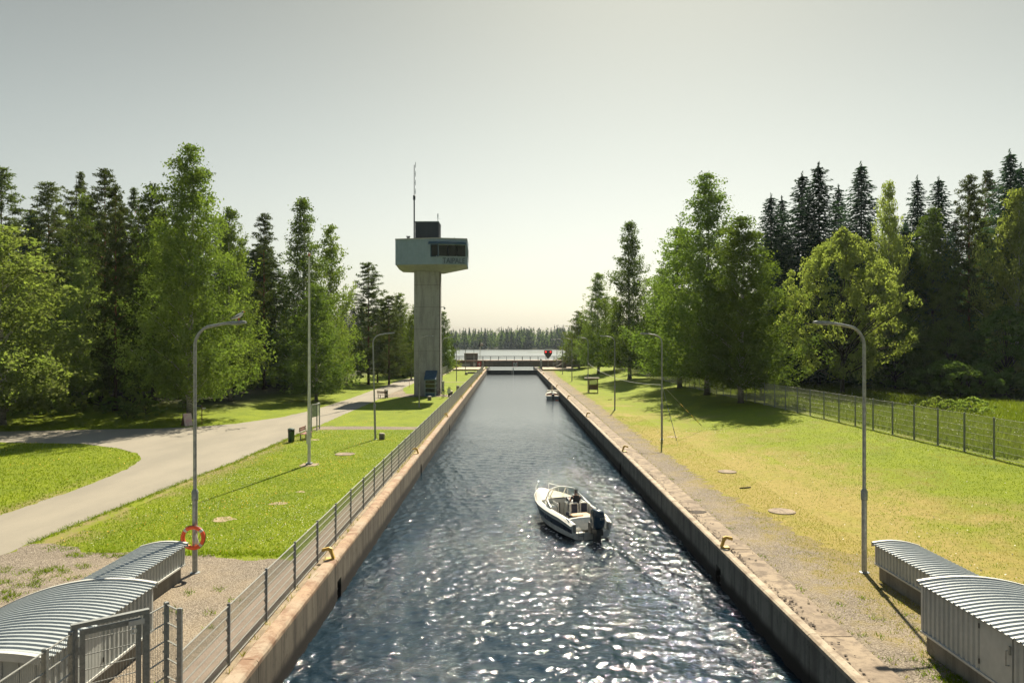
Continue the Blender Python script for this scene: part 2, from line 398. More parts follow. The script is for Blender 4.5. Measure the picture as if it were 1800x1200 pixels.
M['wallc_l'] = concrete_mat('quay_wall_concrete_left', (0.22,0.185,0.14), (0.165,0.138,0.105), (0.075,0.062,0.05), form=0.28, wet=WATER_Z)  # left quay wall: browner concrete, its own colour
M['wallc_r'] = concrete_mat('quay_wall_concrete_right', (0.25,0.225,0.19), (0.19,0.17,0.145), (0.10,0.085,0.072), form=0.28, wet=WATER_Z)  # right quay wall: greyer concrete, its own colour
M['coping_l'] = concrete_mat('rusty_coping_concrete', (0.34,0.235,0.155), (0.32,0.265,0.20), (0.19,0.105,0.065), vertical=False)
M['coping_r'] = concrete_mat('pale_coping_rim', (0.40,0.34,0.26), (0.34,0.28,0.21), (0.19,0.14,0.10), vertical=False)
M['apron'] = concrete_mat('apron_concrete', (0.30,0.235,0.165), (0.22,0.17,0.125), (0.105,0.078,0.058), vertical=False)
M['strip'] = concrete_mat('sandy_quay_strip', (0.30,0.24,0.165), (0.25,0.195,0.13), (0.16,0.12,0.08), vertical=False)
M['walkway'] = concrete_mat('walkway_asphalt', (0.30,0.235,0.19), (0.26,0.205,0.165), (0.20,0.155,0.125), vertical=False)
M['tower_c'] = concrete_mat('tower_concrete', (0.44,0.44,0.43), (0.38,0.38,0.375), (0.27,0.27,0.265))
M['bridge_c'] = concrete_mat('bridge_concrete', (0.18,0.155,0.13), (0.15,0.13,0.11), (0.10,0.085,0.072))
M['slab_c'] = concrete_mat('pale_platform_concrete', (0.50,0.42,0.31), (0.44,0.37,0.27), (0.30,0.24,0.17), vertical=False)
M['plinth'] = concrete_mat('housing_plinth_concrete', (0.23,0.21,0.18), (0.19,0.175,0.15), (0.13,0.12,0.10))
M['dirt'] = simple('dark_leaf_dirt', (0.06,0.04,0.028), (0.035,0.026,0.02), 0.95, 0, 9, 5, 0.8, 0.03)

# corrugated pale-blue cabin cladding is real geometry; colour only here
M['cabin'] = simple('pale_blue_cladding', (0.36,0.47,0.56), (0.32,0.425,0.51), 0.45, 0, 1.5, 4, 0.02)

def leaf_mat(name, c1, c2, trans=0.45, spec=0.25, rnd=0.25, sc=0.35):
    t = NT(name); p = t.pos()
    n = t.noise(sc, 3, p); n2 = t.noise(2.2, 2, p)
    oi = t.new('ShaderNodeObjectInfo').outputs['Random']
    c = t.mix(t.ramp(n, 0.3, 0.7), c1, c2); c = t.mix(t.ramp(n2, 0.35, 0.65, 0, 0.5), c, tuple(x*0.62 for x in c1))
    h = t.new('ShaderNodeHueSaturation'); t.put(h.inputs['Color'], c)
    t.put(h.inputs['Value'], t.ramp(oi, 0, 1, 1-rnd, 1+rnd)); t.put(h.inputs['Hue'], t.ramp(t.math('FRACT', t.math('MULTIPLY', oi, 7.3)), 0, 1, 0.488, 0.512))
    d = t.new('ShaderNodeBsdfDiffuse'); t.l.new(h.outputs[0], d.inputs[0])
    tr = t.new('ShaderNodeBsdfTranslucent'); t.l.new(t.mix(1.0, h.outputs[0], (1.12,1.32,0.60), 'MULTIPLY'), tr.inputs[0])
    m1 = t.new('ShaderNodeMixShader'); m1.inputs[0].default_value = trans; t.l.new(d.outputs[0], m1.inputs[1]); t.l.new(tr.outputs[0], m1.inputs[2])
    t.l.new(m1.outputs[0], t.out.inputs[0]); return t.m
M['birch_leaf'] = leaf_mat('birch_leaves', (0.215,0.262,0.062), (0.135,0.185,0.050), 0.30, 0)
M['light_leaf'] = leaf_mat('pale_leaves', (0.32,0.35,0.12), (0.23,0.27,0.09), 0.45, 0)
M['broad_leaf'] = leaf_mat('broad_leaves', (0.165,0.215,0.055), (0.10,0.15,0.042), 0.28, 0)
M['spruce_leaf'] = leaf_mat('spruce_needles', (0.060,0.105,0.070), (0.042,0.080,0.058), 0.2, 0)
M['pine_leaf'] = leaf_mat('pine_needles', (0.125,0.145,0.055), (0.085,0.105,0.042), 0.3, 0)
M['blossom_leaf'] = leaf_mat('white_blossom_leaves', (0.30,0.30,0.22), (0.10,0.13,0.05), 0.4, 0)
M['far_leaf'] = leaf_mat('far_broad_leaves', (0.115,0.165,0.055), (0.08,0.125,0.045), 0.4, 0, sc=0.05)
M['far_needle'] = leaf_mat('far_needles', (0.045,0.075,0.045), (0.032,0.058,0.037), 0.15, 0, sc=0.05)
M['blade'] = leaf_mat('grass_blades', (0.175,0.208,0.008), (0.13,0.17,0.008), 0.55, 0.0, 0.0, 1.2)
M['meadow'] = leaf_mat('tall_meadow_grass', (0.175,0.205,0.035), (0.11,0.15,0.025), 0.5, 0.0, 0.0, 0.6)
M['straw'] = leaf_mat('straw_blades', (0.33,0.27,0.07), (0.27,0.22,0.055), 0.4, 0.0, 0.0, 1.2)
M['dandelion'] = simple('dandelion_yellow', (0.75,0.42,0.01), (0.68,0.36,0.01), 0.8, 0, 5, 2, 0.0)
M['clover'] = simple('white_flower', (0.72,0.70,0.62), (0.62,0.6,0.52), 0.8, 0, 5, 2, 0.0)
def birch_bark():
    t = NT('birch_bark'); o = t.obj(); X, Y, Z = t.xyz(o)
    b = t.noise(3.0, 5, t.scale(o, (1.2,1.2,3.2)), 0.7); 
    f = t.ramp(b, 0.52, 0.60); low = t.ramp(t.math('ADD', Z, t.math('MULTIPLY', b, 3.0)), 3.6, 1.8)
    c = t.mix(f, (0.50,0.47,0.41), (0.04,0.035,0.03)); c = t.mix(t.math('MULTIPLY', low, .85), c, (0.05,0.042,0.034))
    return t.principled(c, 0.8, 0, t.bump(b, 0.5, 0.03), 0.2)
M['bark_birch'] = birch_bark()
def pine_bark():
    t = NT('pine_bark'); o = t.obj(); X, Y, Z = t.xyz(o)
    b = t.noise(4.0, 5, t.scale(o, (1.4,1.4,.5)), 0.7)
    c = t.mix(t.ramp(Z, 3, 9), (0.075,0.05,0.036), (0.24,0.105,0.05)); c = t.mix(t.ramp(b, 0.4, 0.7), c, (0.045,0.03,0.024))
    return t.principled(c, 0.9, 0, t.bump(b, 0.8, 0.04), 0.2)
M['bark_pine'] = pine_bark()

def water_mat(name, near=True):
    t = NT(name); p = t.pos(); X, Y, Z = t.xyz(p)
    if near:
        w1 = t.noise(1.8, 4, t.scale(p, (0.7,1.4,1)), 0.58, 0.6); w2 = t.noise(5.6, 4, t.scale(p, (0.8,1.2,1)), 0.6, 0.5)
        amp = t.ramp(t.noise(0.22, 3, p), 0.35, 0.7, 0.55, 1.15)
        # calmer upwelling patch ahead of the camera
        dx = t.math('MULTIPLY', t.math('SUBTRACT', X, 1.2), 0.36); dy = t.math('MULTIPLY', t.math('SUBTRACT', Y, 19.5), 0.30)
        rr = t.math('ADD', t.math('MULTIPLY', dx, dx), t.math('MULTIPLY', dy, dy)); calm = t.ramp(t.math('ADD', rr, t.math('MULTIPLY', t.noise(.9, 3, p), .5)), 0.45, 1.5, 0.45, 1.0)
        amp = t.math('MULTIPLY', t.math('MULTIPLY', amp, calm), t.ramp(Y, 25, 90, 1.0, 0.06))
        w3 = t.noise(14.0, 3, t.scale(p, (0.8,1.1,1)), 0.6, 0.3)
        nb = t.bump(w1, t.math('MULTIPLY', amp, 0.55), 0.18)
        nb = t.bump(w2, t.math('MULTIPLY', amp, 0.65), 0.06, nb)
        nb = t.bump(w3, t.math('MULTIPLY', amp, t.ramp(Y, 20, 60, 0.7, 0.0)), 0.03, nb)
    else:
        w1 = t.noise(0.5, 5, t.scale(p, (0.6,1.4,1)), 0.6, 0.3); nb = t.bump(w1, 0.06, 0.08)
    return t.principled((0.006,0.018,0.030) if near else (0.04,0.06,0.065), t.ramp(Y, 35, 120, 0.045, 0.25) if near else 0.30, 0, nb, 0.5, IOR=1.333)
M['water'] = water_mat('canal_water'); M['lake'] = water_mat('lake_water', False)
# ================================================================== SETTING
XL_IN, XL_OUT = -5.9, -5.5       # left coping: land side, water side
XR_OUT, XR_IN = 7.2, 8.26        # right coping: water side, outer edge of apron
Y0, YG = -25.0, 186.0            # canal start, lock gate
def ground_side(name, sign, x_edge):
    xs = [x_edge]; x = abs(x_edge)
    while x < 60: x += 1.5; xs.append(x*sign)
    while x < 900: x *= 1.35; xs.append(x*sign)
    ys = list(np.arange(Y0-20, 205, 3.0))
    yend = 215 if sign < 0 else 232
    ys += [yend-6, yend]
    rows = []
    for y in ys:
        row = []
        for x in xs:
            yy = y
            if y >= yend-6 and abs(x) > 24: yy = y + min(120, (abs(x)-24)*0.6)
            z = ground_z(x, y)
            if y >= yend: z = -2.2
            row.append((x, yy, z))
        rows.append(row)
    b = MB().grid(rows if sign > 0 else [r[::-1] for r in rows])
    return tag(b.build(name, M['lawn'], smooth=False), kind='structure')
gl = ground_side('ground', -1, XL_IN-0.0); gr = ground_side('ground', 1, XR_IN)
# land across the lake, rising gently to the horizon
rows = []
for y, z in ((742, -1.6), (748, -0.6), (760, 0.6), (900, 3), (2500, 6), (9000, 8)):
    rows.append([(x, y+(6*math.sin(x*.013)+4*math.sin(x*.041) if y < 800 else 0), z) for x in np.linspace(-4500, 4500, 181)])
tag(MB().grid(rows).build('far_shore', M['lawn']), kind='structure')
# lake
tag(MB().quad((-4500,YG+1.2,-1.2),(4500,YG+1.2,-1.2),(4500,800,-1.2),(-4500,800,-1.2)).build('lake_water', M['lake']), kind='structure')

# canal water: real waves near the camera, wake of the boat
def canal_water():
    ys = [3.0]
    while ys[-1] < YG+1.0: ys.append(ys[-1]+(max(0.045, 0.0034*ys[-1]) if ys[-1] < 60 else 0.0045*ys[-1]))
    ys = np.array(ys); xs = np.linspace(XL_OUT-0.02, XR_OUT+0.02, 270)
    Xg, Yg = np.meshgrid(xs, ys)
    Z = np.zeros_like(Xg)
    r2 = np.random.default_rng(3)
    for k in range(46):
        wlen = r2.uniform(0.40, 2.6); a = 0.0058*wlen**0.85*r2.uniform(.5, 1.2)
        th = r2.normal(0.25, 0.75)+math.pi/2; kx, ky = math.cos(th)*2*math.pi/wlen, math.sin(th)*2*math.pi/wlen
        ph = r2.uniform(0, 6.28); s = np.sin(kx*Xg+ky*Yg+ph+0.6*np.sin(0.37*Xg+0.23*Yg+k))
        Z += a*(1-np.abs(s))*1.4-a*.5
    Zs = np.zeros_like(Xg)
    for k in range(48):
        wlen = 0.17*(3.2**r2.random()); a = 0.0078*wlen*r2.uniform(.6, 1.4); th = r2.normal(0.1, 0.9)+math.pi/2
        kx, ky = math.cos(th)*2*math.pi/wlen, math.sin(th)*2*math.pi/wlen; Zs += a*np.sin(kx*Xg+ky*Yg+r2.uniform(0, 6.28)+1.2*np.sin(.9*Xg+.5*Yg+k)+.8*np.sin(2.1*Yg-1.3*Xg+2*k))
    Zs *= np.clip(1.4-Yg/45, 0, 1)*(.75+.45*np.sin(.55*Xg+.8*np.sin(.3*Yg))*np.sin(.42*Yg+.6*np.sin(.5*Xg)))
    Z += Zs
    # wake: diverging waves behind the boat, which has come from the camera side
    bx, by = 3.6, 31.0
    for sgn in (-1, 1):
        u = (by-Yg); d = Xg-(bx+0.055*u*1.0)-sgn*(0.24*u)
        env = np.exp(-(d/(0.5+0.03*u))**2)*np.clip(u, 0, 1)*np.exp(-u/26.0)
        Z += 0.055*env*np.sin(d*5.0+u*0.8)
    d = Xg-(bx+0.05*(by-Yg)); u = by-Yg
    Z += 0.03*np.exp(-(d/1.4)**2)*np.clip(u/2, 0, 1)*np.exp(-u/22.0)*np.sin(Yg*3.2+np.sin(Xg*2.5)*1.2)
    calm = 1-0.45*np.exp(-(((Xg-1.2)/3.0)**2+((Yg-19.0)/3.0)**2))
    Z *= calm*np.clip(1.2-Yg/80, .14, 1)
    V = np.stack([Xg, Yg, WATER_Z+Z], -1).reshape(-1, 3)
    n, m = Xg.shape
    i = (np.arange(n-1)[:, None]*m+np.arange(m-1)[None, :]).ravel()
    Fq = np.stack([i, i+1, i+m+1, i+m], -1)
    me = raw_mesh('canal_water', V, Fq, True)
    o = add_mesh('canal_water', me, M['water']); tag(o, kind='structure')
    o2 = MB().quad((XL_OUT,Y0,WATER_Z),(XR_OUT,Y0,WATER_Z),(XR_OUT,3.0,WATER_Z),(XL_OUT,3.0,WATER_Z)).build('canal_water', M['water'])
    tag(o2, kind='structure')
canal_water()
tag(MB().box(XL_OUT,XR_OUT,Y0,YG,-5,-4.8).build('canal_bed', M['dirt']), kind='structure')

# road and its side branch (flat sheet 4 mm above the lawn)
def jit(pts, amp, step=0.6, closed=True):
    out = []; n = len(pts)
    for i in range(n if closed else n-1):
        a, b = Vector(pts[i]), Vector(pts[(i+1) % n]); L = (b-a).length; k = max(1, int(L/step)) if amp else 1
        d = (b-a).normalized(); nn = Vector((-d.y, d.x))
        for j in range(k): out.append(tuple(a+(b-a)*(j/k)+nn*(random.gauss(0, amp) if amp else 0)))
    return out
from mathutils.geometry import tessellate_polygon
def sheet(name, pts, z, m, amp=0.0, step=0.6, label=None, cat=None, kind='structure'):
    p = jit([Vector(q) for q in pts], amp, step)
    V = [Vector((x, y, z)) for x, y in p]
    tris = tessellate_polygon([V]); me = bpy.data.meshes.new(name)
    fs = []
    for a, b, c in tris:
        nz = (V[b]-V[a]).cross(V[c]-V[a]).z
        fs.append((a, b, c) if nz > 0 else (a, c, b))
    me.from_pydata([tuple(v) for v in V], [], fs); me.update()
    return tag(add_mesh(name, me, m), label, cat, kind=kind)
road = [(-17.2,-20),(-16.9,24.5),(-16.75,30),(-16.5,37),(-16.2,43),(-16.1,54),(-16.05,63),(-15.95,87),(-16,110),(-16.2,128),(-15.2,142),(-13.5,150),(-13.7,156),(-16,152),(-18.2,147),(-19.3,141),(-19.9,137),(-19.7,93),(-20.2,77),(-21.3,69.5),(-23.6,64),(-25.9,61.7),(-29.1,60.5),(-35,59.6),(-40,58.6),(-90,55),
        (-90,49),(-36.3,52.3),(-29.5,51.5),(-25.9,49.2),(-23.2,46.6),(-22.0,44.3),(-21.2,41.2),(-20.8,37),(-20.75,33),(-20.8,26),(-20.8,-20)]
sheet('road', road, 0.005, M['asphalt'], 0.05, 0.5)
sheet('footpath', [(-16.2,59.4),(-12,59.9),(-7.0,59.6),(-7.0,61.6),(-12,61.9),(-16.1,62.0)], 0.006, M['gravel'], 0.07, 0.4)
sheet('gravel_yard', [(-16.95,-20),(-16.9,26.2),(-15.6,26.0),(-14.4,25.0),(-12.4,24.9),(-9.6,24.5),(-7.8,24.2),(-6.7,24.3),(-6.7,-20)], 0.004, M['gravel'], 0.13, 0.35)
sheet('tower_forecourt', [(-16.0,92.5),(-14.2,94.4),(-9.2,95.2),(-6.95,94.8),(-6.95,98.3),(-9,99.2),(-12.2,99.8),(-14,100.5),(-16.05,112)], 0.006, M['gravel'], 0.09, 0.4)
sheet('faint_path', [(-13.0,128.5),(-7.0,128.5),(-7.0,129.4),(-13.0,129.6)], 0.006, M['strip'], 0.08, 0.4)
sheet('gravel_path', [(7.9,-20),(7.9,150),(7.9,178),(11.0,178),(10.0,150),(10.1,90),(9.95,60),(9.9,45),(10.0,36),(10.4,30),(11.2,25),(13.4,22.6),(15.5,20),(16,12),(16,-20)], 0.004, M['gravel'], 0.20, 0.3)
# worn bare patches and round well covers
def blob(name, x, y, r, m, z=0.008, n=26, amp=0.18, **k):
    pts = [(x+r*(1+amp*math.sin(3*t+x)+amp*.6*math.sin(7*t))*math.cos(t), y+r*0.9*(1+amp*math.sin(2*t+y))*math.sin(t)) for t in np.linspace(0, 2*math.pi, n, endpoint=False)]
    return sheet(name, pts, z, m, 0.02, 0.2, **k)
for x, y, r in ((-10.1,32.5,.38),(-11.4,29.6,.45),(-11.5,42.5,.55),(-9.8,35.0,.22),(-14.0,53.5,.4),(12.2,55,.4),(13.7,35.8,.35)):
    o = blob('bare_soil', x, y, r, M['sand'])
for lab, x, y, r in (('round pale concrete well cover in the green lawn beyond the white flagpole', -10.3,46.6,.62),
                  ('round concrete well cover in dry grass nearest the right lamp post', 11.4,30.8,.55),
                  ('smaller, farther round well cover in the dry grass on the right bank', 11.9,40.2,.5)):
    b = MB().lathe([(r,-.1),(r,.03),(r*.93,.05),(0.02,.055)], 28)
    e = tag(b.build('well_cover', M['apron']), lab, 'well cover'); e.location = (x, y, ground_z(x, y))

# ---------------------------------------------------------------- quay walls
def quay(side):
    left = side < 0
    xw = XL_OUT if left else XR_OUT
    root = empty('quay_wall', (xw, 0, 0), 0,
        'sunlit concrete quay wall with rusty orange coping along the left of the canal' if left else 'shaded concrete quay wall with thin pale rim along the right of the canal', 'quay wall')
    L = 7.5; base = (23.8-22.5*2) if left else (25.1-22.2*2)
    if not left: L = 7.4
    y = base; k = 0; th = 0.5
    while y < YG:
        y1 = min(y+L, YG); yy0 = max(y, Y0)
        slot = (k % 3 == 0)         # a dark recess with ladder rungs under each third joint
        if y1 > Y0:
            b = MB(); g = 0.012
            s0 = yy0+g+(0.55 if slot else 0)
            dx = random.uniform(0, 0.012)
            zt = -0.04
            if left: b.box(xw-th, xw-dx, s0, y1-g, -4.8, zt)
            else: b.box(xw+dx, xw+th, s0, y1-g, -4.8, zt)
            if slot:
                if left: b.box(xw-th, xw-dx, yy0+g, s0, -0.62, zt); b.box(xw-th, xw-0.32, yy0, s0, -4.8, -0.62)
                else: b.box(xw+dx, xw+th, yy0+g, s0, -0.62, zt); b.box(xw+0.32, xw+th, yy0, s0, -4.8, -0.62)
            w = b.build('wall_panel', M['wallc_l'] if left else M['wallc_r'], root, world=True)
            if slot:
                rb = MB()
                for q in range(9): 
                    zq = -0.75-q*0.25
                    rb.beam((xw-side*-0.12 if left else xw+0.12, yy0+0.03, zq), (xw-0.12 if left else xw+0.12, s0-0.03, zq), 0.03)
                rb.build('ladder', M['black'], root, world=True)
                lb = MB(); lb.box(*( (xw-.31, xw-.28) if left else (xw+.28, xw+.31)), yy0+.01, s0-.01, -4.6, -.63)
                lb.build('recess_black_back', M['black'], root, world=True)  # thin black sheet across the back of the recess
            # coping
            c = MB()
            if left:
                rows = []
                for yq in np.linspace(yy0+g, y1-g, 34):
                    j = lambda s_: random.gauss(0, s_)
                    chip = -abs(random.gauss(0,.02)) if random.random() < .2 else 0
                    rows.append([(XL_IN+.004+j(.006),yq,-.036),(XL_IN+j(.008),yq,.10+j(.004)),(XL_IN+.04,yq,.125+j(.003)),(xw-.16,yq,.118+j(.003)),(xw-.055+chip,yq,.108+j(.004)),(xw-.005+chip,yq,.05+j(.007)),(xw,yq,-.036)])
                c.grid(rows[::-1] if False else [q[::-1] for q in rows]); c.f.append(tuple(range(0,7))); c.f.append(tuple(range(33*7+6,33*7-1,-1)))
            elif left: c.extrude([(XL_IN+0.0, yy0+g, -0.036),(xw+0.0, yy0+g, -0.036),(xw+0.005, yy0+g, 0.05),(xw-0.05, yy0+g, 0.11),(XL_IN+0.03, yy0+g, 0.13),(XL_IN, yy0+g, 0.10)], (0, y1-yy0-2*g, 0))
            else: c.extrude([(xw-0.03, yy0+g, -0.036),(xw+0.2, yy0+g, -0.036),(xw+0.2, yy0+g, 0.10),(xw+0.02, yy0+g, 0.10),(xw-0.03, yy0+g, 0.06)], (0, y1-yy0-2*g, 0))
            c.build('coping_stone', M['coping_l'] if left else M['coping_r'], root, world=True)
            if not left:
                a = MB(); a.cbox(xw+0.21, XR_IN, yy0+g, y1-g, -0.4, 0.035+random.uniform(-.004,.004), 0.012)
                a.build('apron_slab', M['apron'], root, world=True)
        y += L; k += 1
    return root
quay(-1); quay(1)
tag(MB().box(-6.22, XL_IN-0.004, Y0, 180, -0.5, 0.03).build('quay_strip', M['strip']), kind='structure')
tag(MB().box(-6.95, -6.224, Y0, 178, -0.3, 0.02).build('walkway', M['walkway']), kind='structure')
# leaf litter in the gutter behind the right rim
dv, df = [], []
for q in range(900):
    y = random.uniform(12, 90) if random.random() < .6 else random.choice((19.5, 27, 29.5, 31.0, 38.5, 24))+random.gauss(0, .7)
    x = 7.42+abs(random.gauss(0, .10 if random.random() < .8 else .3)); r = random.uniform(.015, .05)
    a = random.uniform(0, 6.28); i = len(dv)
    dv += [(x+r*math.cos(a+u), y+r*math.sin(a+u), .045+random.uniform(0, .03)) for u in (0, 1.6, 3.1, 4.7)]; df.append((i, i+1, i+2, i+3))
me = raw_mesh('leaf_litter', dv, df); tag(add_mesh('leaf_litter', me, M['dirt']), kind='stuff')
blob('dirt_patch', 7.85, 30.6, .33, M['dirt'], z=0.05, amp=.1)

# ---------------------------------------------------------------- mooring hooks on both quays
def mooring_hook(x, y, side, lab):
    r = empty('mooring_hook', (x, y, 0.1), 0, lab, 'mooring hook', 'yellow mooring hooks on the quay edges')
    s = -side      # hook points to the land
    MB().cbox(-.16, .16, -.16, .16, -.02, .05, .02).build('base_plate', M['yellow'], r)
    b = MB(); b.extrude([(-.09*s,-.06,.05),(-.02*s,-.06,.26),(.05*s,-.06,.36),(.27*s,-.06,.30),(.30*s,-.06,.36),(.27*s,-.06,.42),(.02*s,-.06,.47),(-.09*s,-.06,.42),(-.13*s,-.06,.24),(-.2*s,-.06,.05)], (0,.12,0))
    b.build('hook', M['yellow'], r)
    r.scale = (.85,.85,.85)
    return r
ordn = ['nearest', 'second', 'third', 'fourth', 'fifth', 'sixth', 'seventh', 'eighth']
for k in range(7):
    mooring_hook(-5.75, 23.8+22.3*k, 1, f'yellow mooring hook on the left quay coping, {ordn[k]} from the viewer')
    mooring_hook(7.36, 25.1+21.9*k, -1, f'yellow mooring hook on the right quay rim, {ordn[k]} from the viewer')

# ---------------------------------------------------------------- lock gate, bridge and the far end
g = empty('lock_gate', (0.85, YG, WATER_Z), 0, 'black lock gate closing the far end of the canal, white mast at its middle', 'lock gate')
for a, b_ in ((XL_OUT, 0.83), (0.87, XR_OUT)):
    w = MB().box(a, b_, YG-.25, YG+.25, -4.5, -0.18)
    for q in np.linspace(a+.5, b_-.5, 6): w.box(q-.05, q+.05, YG-.31, YG-.25, -4.5, -.2)
    w.box(a, b_, YG-.34, YG+.3, -.179, -.09); w.build('gate_leaf', M['darkwall'], g, world=True)
    ra = MB()
    for q in np.linspace(a+.1, b_-.1, 8): ra.beam((q, YG-.3, -.1), (q, YG-.3, .42), .05)
    ra.beam((a, YG-.3, .42), (b_, YG-.3, .42), .06); ra.beam((a, YG-.3, .2), (b_, YG-.3, .2), .04)
    ra.build('gate_railing', M['white_pole'], g, world=True)
MB().tube([(0.85+.35,YG-.5,-1.5),(0.85+.35,YG-.5,0.6)], .09, 8).build('mast', M['white_pole'], g, world=True)

# platforms either side of the gate
for (x0, x1, lab) in ((-13.5,-6.0,'pale concrete platform by the lock gate on the left bank'),(8.3,16.3,'pale concrete platform by the lock gate on the right bank')):
    o = MB().cbox(x0, x1, 179, 194.8, -0.4, 0.42, .03).build('lock_platform', M['slab_c']); tag(o, lab, 'platform')
# sill walls where canal ends
for x0, x1 in ((-9, XL_OUT), (XR_OUT, 12)):
    tag(MB().box(x0, x1, YG+.3, 215, -5, -0.05).build('wing_wall', M['bridge_c']), 'concrete wing wall below the bridge on the %s bank' % ('left' if x0 < 0 else 'right'), 'wall')

br = empty('bridge', (0.85, 196, 2.15), 0, 'grey road bridge with railing crossing the canal in front of the lake', 'bridge')
b = MB().box(-26, XL_OUT-1.2, 195, 201, -0.4, 1.80)
for q in np.arange(-25, -7, 2.1): b.box(q, q+.12, 194.93, 195, -0.4, 1.8)
b.build('abutment', M['bridge_c'], br, world=True)
b = MB().box(XR_OUT+1.2, 24, 195, 201, -0.4, 1.80)
for q in np.arange(9, 24, 2.1): b.box(q, q+.12, 194.93, 195, -0.4, 1.8)
b.build('abutment', M['bridge_c'], br, world=True)
MB().box(-26, 24, 194.7, 201.2, 1.803, 2.12).build('deck', M['brownboard'], br, world=True)
tb = MB()
for k in range(46): x = -6.0+k*.31; tb.box(x, x+.16, 194.55, 194.68, 1.62, 1.95)
tb.build('deck_teeth', M['cap'], br, world=True)
gb = MB().box(-6.6, 8.3, 194.9, 195.1, .42, 1.80); gb.build('girder', M['bridge_c'], br, world=True)
for z in (.72, 1.18): MB().box(-6.6, 8.3, 194.78, 194.88, z, z+.13).build('girder_flange', M['slab_c'], br, world=True)
for q in np.arange(-6, 8.4, 2.05): MB().box(q, q+.1, 194.80, 194.895, .42, 1.79).build('stiffener', M['bridge_c'], br, world=True)

MB().box(-6.6, 8.3, 194.2, 194.7, .05, .16).build('pipe_walk', M['white_pole'], br, world=True)
for yy, nm in ((194.9, 'railing'), (201.0, 'railing')):
    rl = MB()
    for x in np.arange(-26, 24.1, 2.12): rl.beam((x, yy, 2.1), (x, yy, 3.1), .09)
    rl.beam((-26, yy, 3.1), (24, yy, 3.1), .09); rl.beam((-26, yy, 2.65), (24, yy, 2.65), .045)
    rl.build(nm, M['post_blue'], br, world=True)
def text(s, size, m, parent, loc, rot, name='lettering', ext=0.01, sx=1.0):
    c = bpy.data.curves.new(name, 'FONT'); c.body = s; c.size = size; c.extrude = ext; c.align_x = 'CENTER'; c.align_y = 'CENTER'
    c.materials.append(m); tmp = bpy.data.objects.new(name, c); COL.objects.link(tmp); bpy.context.view_layer.update()
    me = bpy.data.meshes.new_from_object(tmp.evaluated_get(bpy.context.evaluated_depsgraph_get())); bpy.data.objects.remove(tmp)
    if not me.materials: me.materials.append(m)
    o = bpy.data.objects.new(name, me); link(o, parent); o.location = loc; o.rotation_euler = rot; o.scale = (sx, 1, 1); return o
# clearance signs: white, red border, black triangle at the top edge
def clearance(x, y, z, s, lab, txt):
    r = empty('clearance_sign', (x, y, z), 0, lab, 'sign')
    MB().box(-s, s, 0, .05, -s, s).build('border', M['sign_red'], r)
    MB().box(-s*.84, s*.84, -.02, -.003, -s*.84, s*.84).build('face', M['sign_white'], r)
    MB().extrude([(-s*.32,-.03,s*.84),(s*.32,-.03,s*.84),(0,-.03,s*.35)], (0,.008,0)).build('triangle', M['black'], r)
    text(txt, s*1.1, M['black'], r, (0,-.03,-s*.25), (R(90),0,0)); return r
clearance(1.75, 194.4, 1.1, .68, 'square clearance sign with red border on the middle of the bridge', '4.1')
clearance(-16.6, 194.6, .95, .5, 'small clearance sign with red border on the abutment behind the tower', '4.1')
# equipment hut
h = empty('equipment_hut', (-10.1, 199, 2.12), 0, 'flat-roofed grey-brown hut standing on the left end of the bridge', 'hut')
MB().box(-1.75,1.75,-1.2,1.2,0,1.75).build('wall', M['brownboard'], h)
w_ = MB()
for q in np.arange(-1.7,1.7,.28): w_.box(q,q+.22,-1.225,-1.203,.02,1.73)
w_.build('cladding', M['stone'], h); MB().box(-1.9,1.9,-1.35,1.35,1.753,1.86).build('roof', M['cap'], h)
MB().box(-1.1,1.1,-1.24,-1.226,.15,.42).build('vent', M['black'], h)
# camera mast beside hut
h = empty('camera_mast', (-7.7, 198.5, 2.1), 0, 'white lattice mast with dark camera cluster to the right of the hut', 'mast')
b = MB()
for dx, dy in ((-.2,-.2),(.2,-.2),(.2,.2),(-.2,.2)): b.beam((dx,dy,0),(dx*.8,dy*.8,3.6),.05)
for q in range(8): b.beam((-.19,-.19,.2+q*.42),(.19,-.19,.2+(q+1)*.42),.03); b.beam((.19,-.19,.2+q*.42),(.19,.19,.2+(q+1)*.42),.03)
b.build('lattice', M['white_pole'], h)
MB().box(-.25,.25,-.2,.2,3.6,4.5).box(-.16,.16,-.16,.16,4.5,5.1).tube([(0,0,5.1),(0,0,6.2)],.04).build('camera_box', M['black'], h)
MB().lathe([(.05,-.4),(.42,-.3),(.46,0),(.3,.3),(.05,.4)],12,(.45,0,4.2)).build('radar', M['cap'], h)
# cabinets and lifebuoy board against the left abutment
for x, wd, z0, z1, mm, lab in ((-11.6,3.0,.44,1.25,'galv','long grey control cabinet against the left abutment'),(-9.0,.6,.5,1.4,'sign_white','white electrical box right of the long grey cabinet')):
    o = MB().cbox(-wd/2,wd/2,-.3,0,0,z1-z0,.03).box(-wd/2+.04,wd/2-.04,-.315,-.301,.05,z1-z0-.08); q = o.build('control_cabinet', M[mm]); q.location = (x,194.85,z0); tag(q, lab, 'cabinet')
h = empty('lifebuoy_board', (-7.7, 194.5, .45), 0, 'red board with white lifebuoy cross beside the left end of bridge', 'lifebuoy board')
MB().box(-.5,.5,0,.06,0,1.35).build('board', M['sign_red'], h); MB().box(-.08,.08,-.012,-.002,.3,1.05).box(-.35,-.081,-.012,-.002,.6,.75).box(.081,.35,-.012,-.002,.6,.75).build('emblem', M['sign_white'], h)
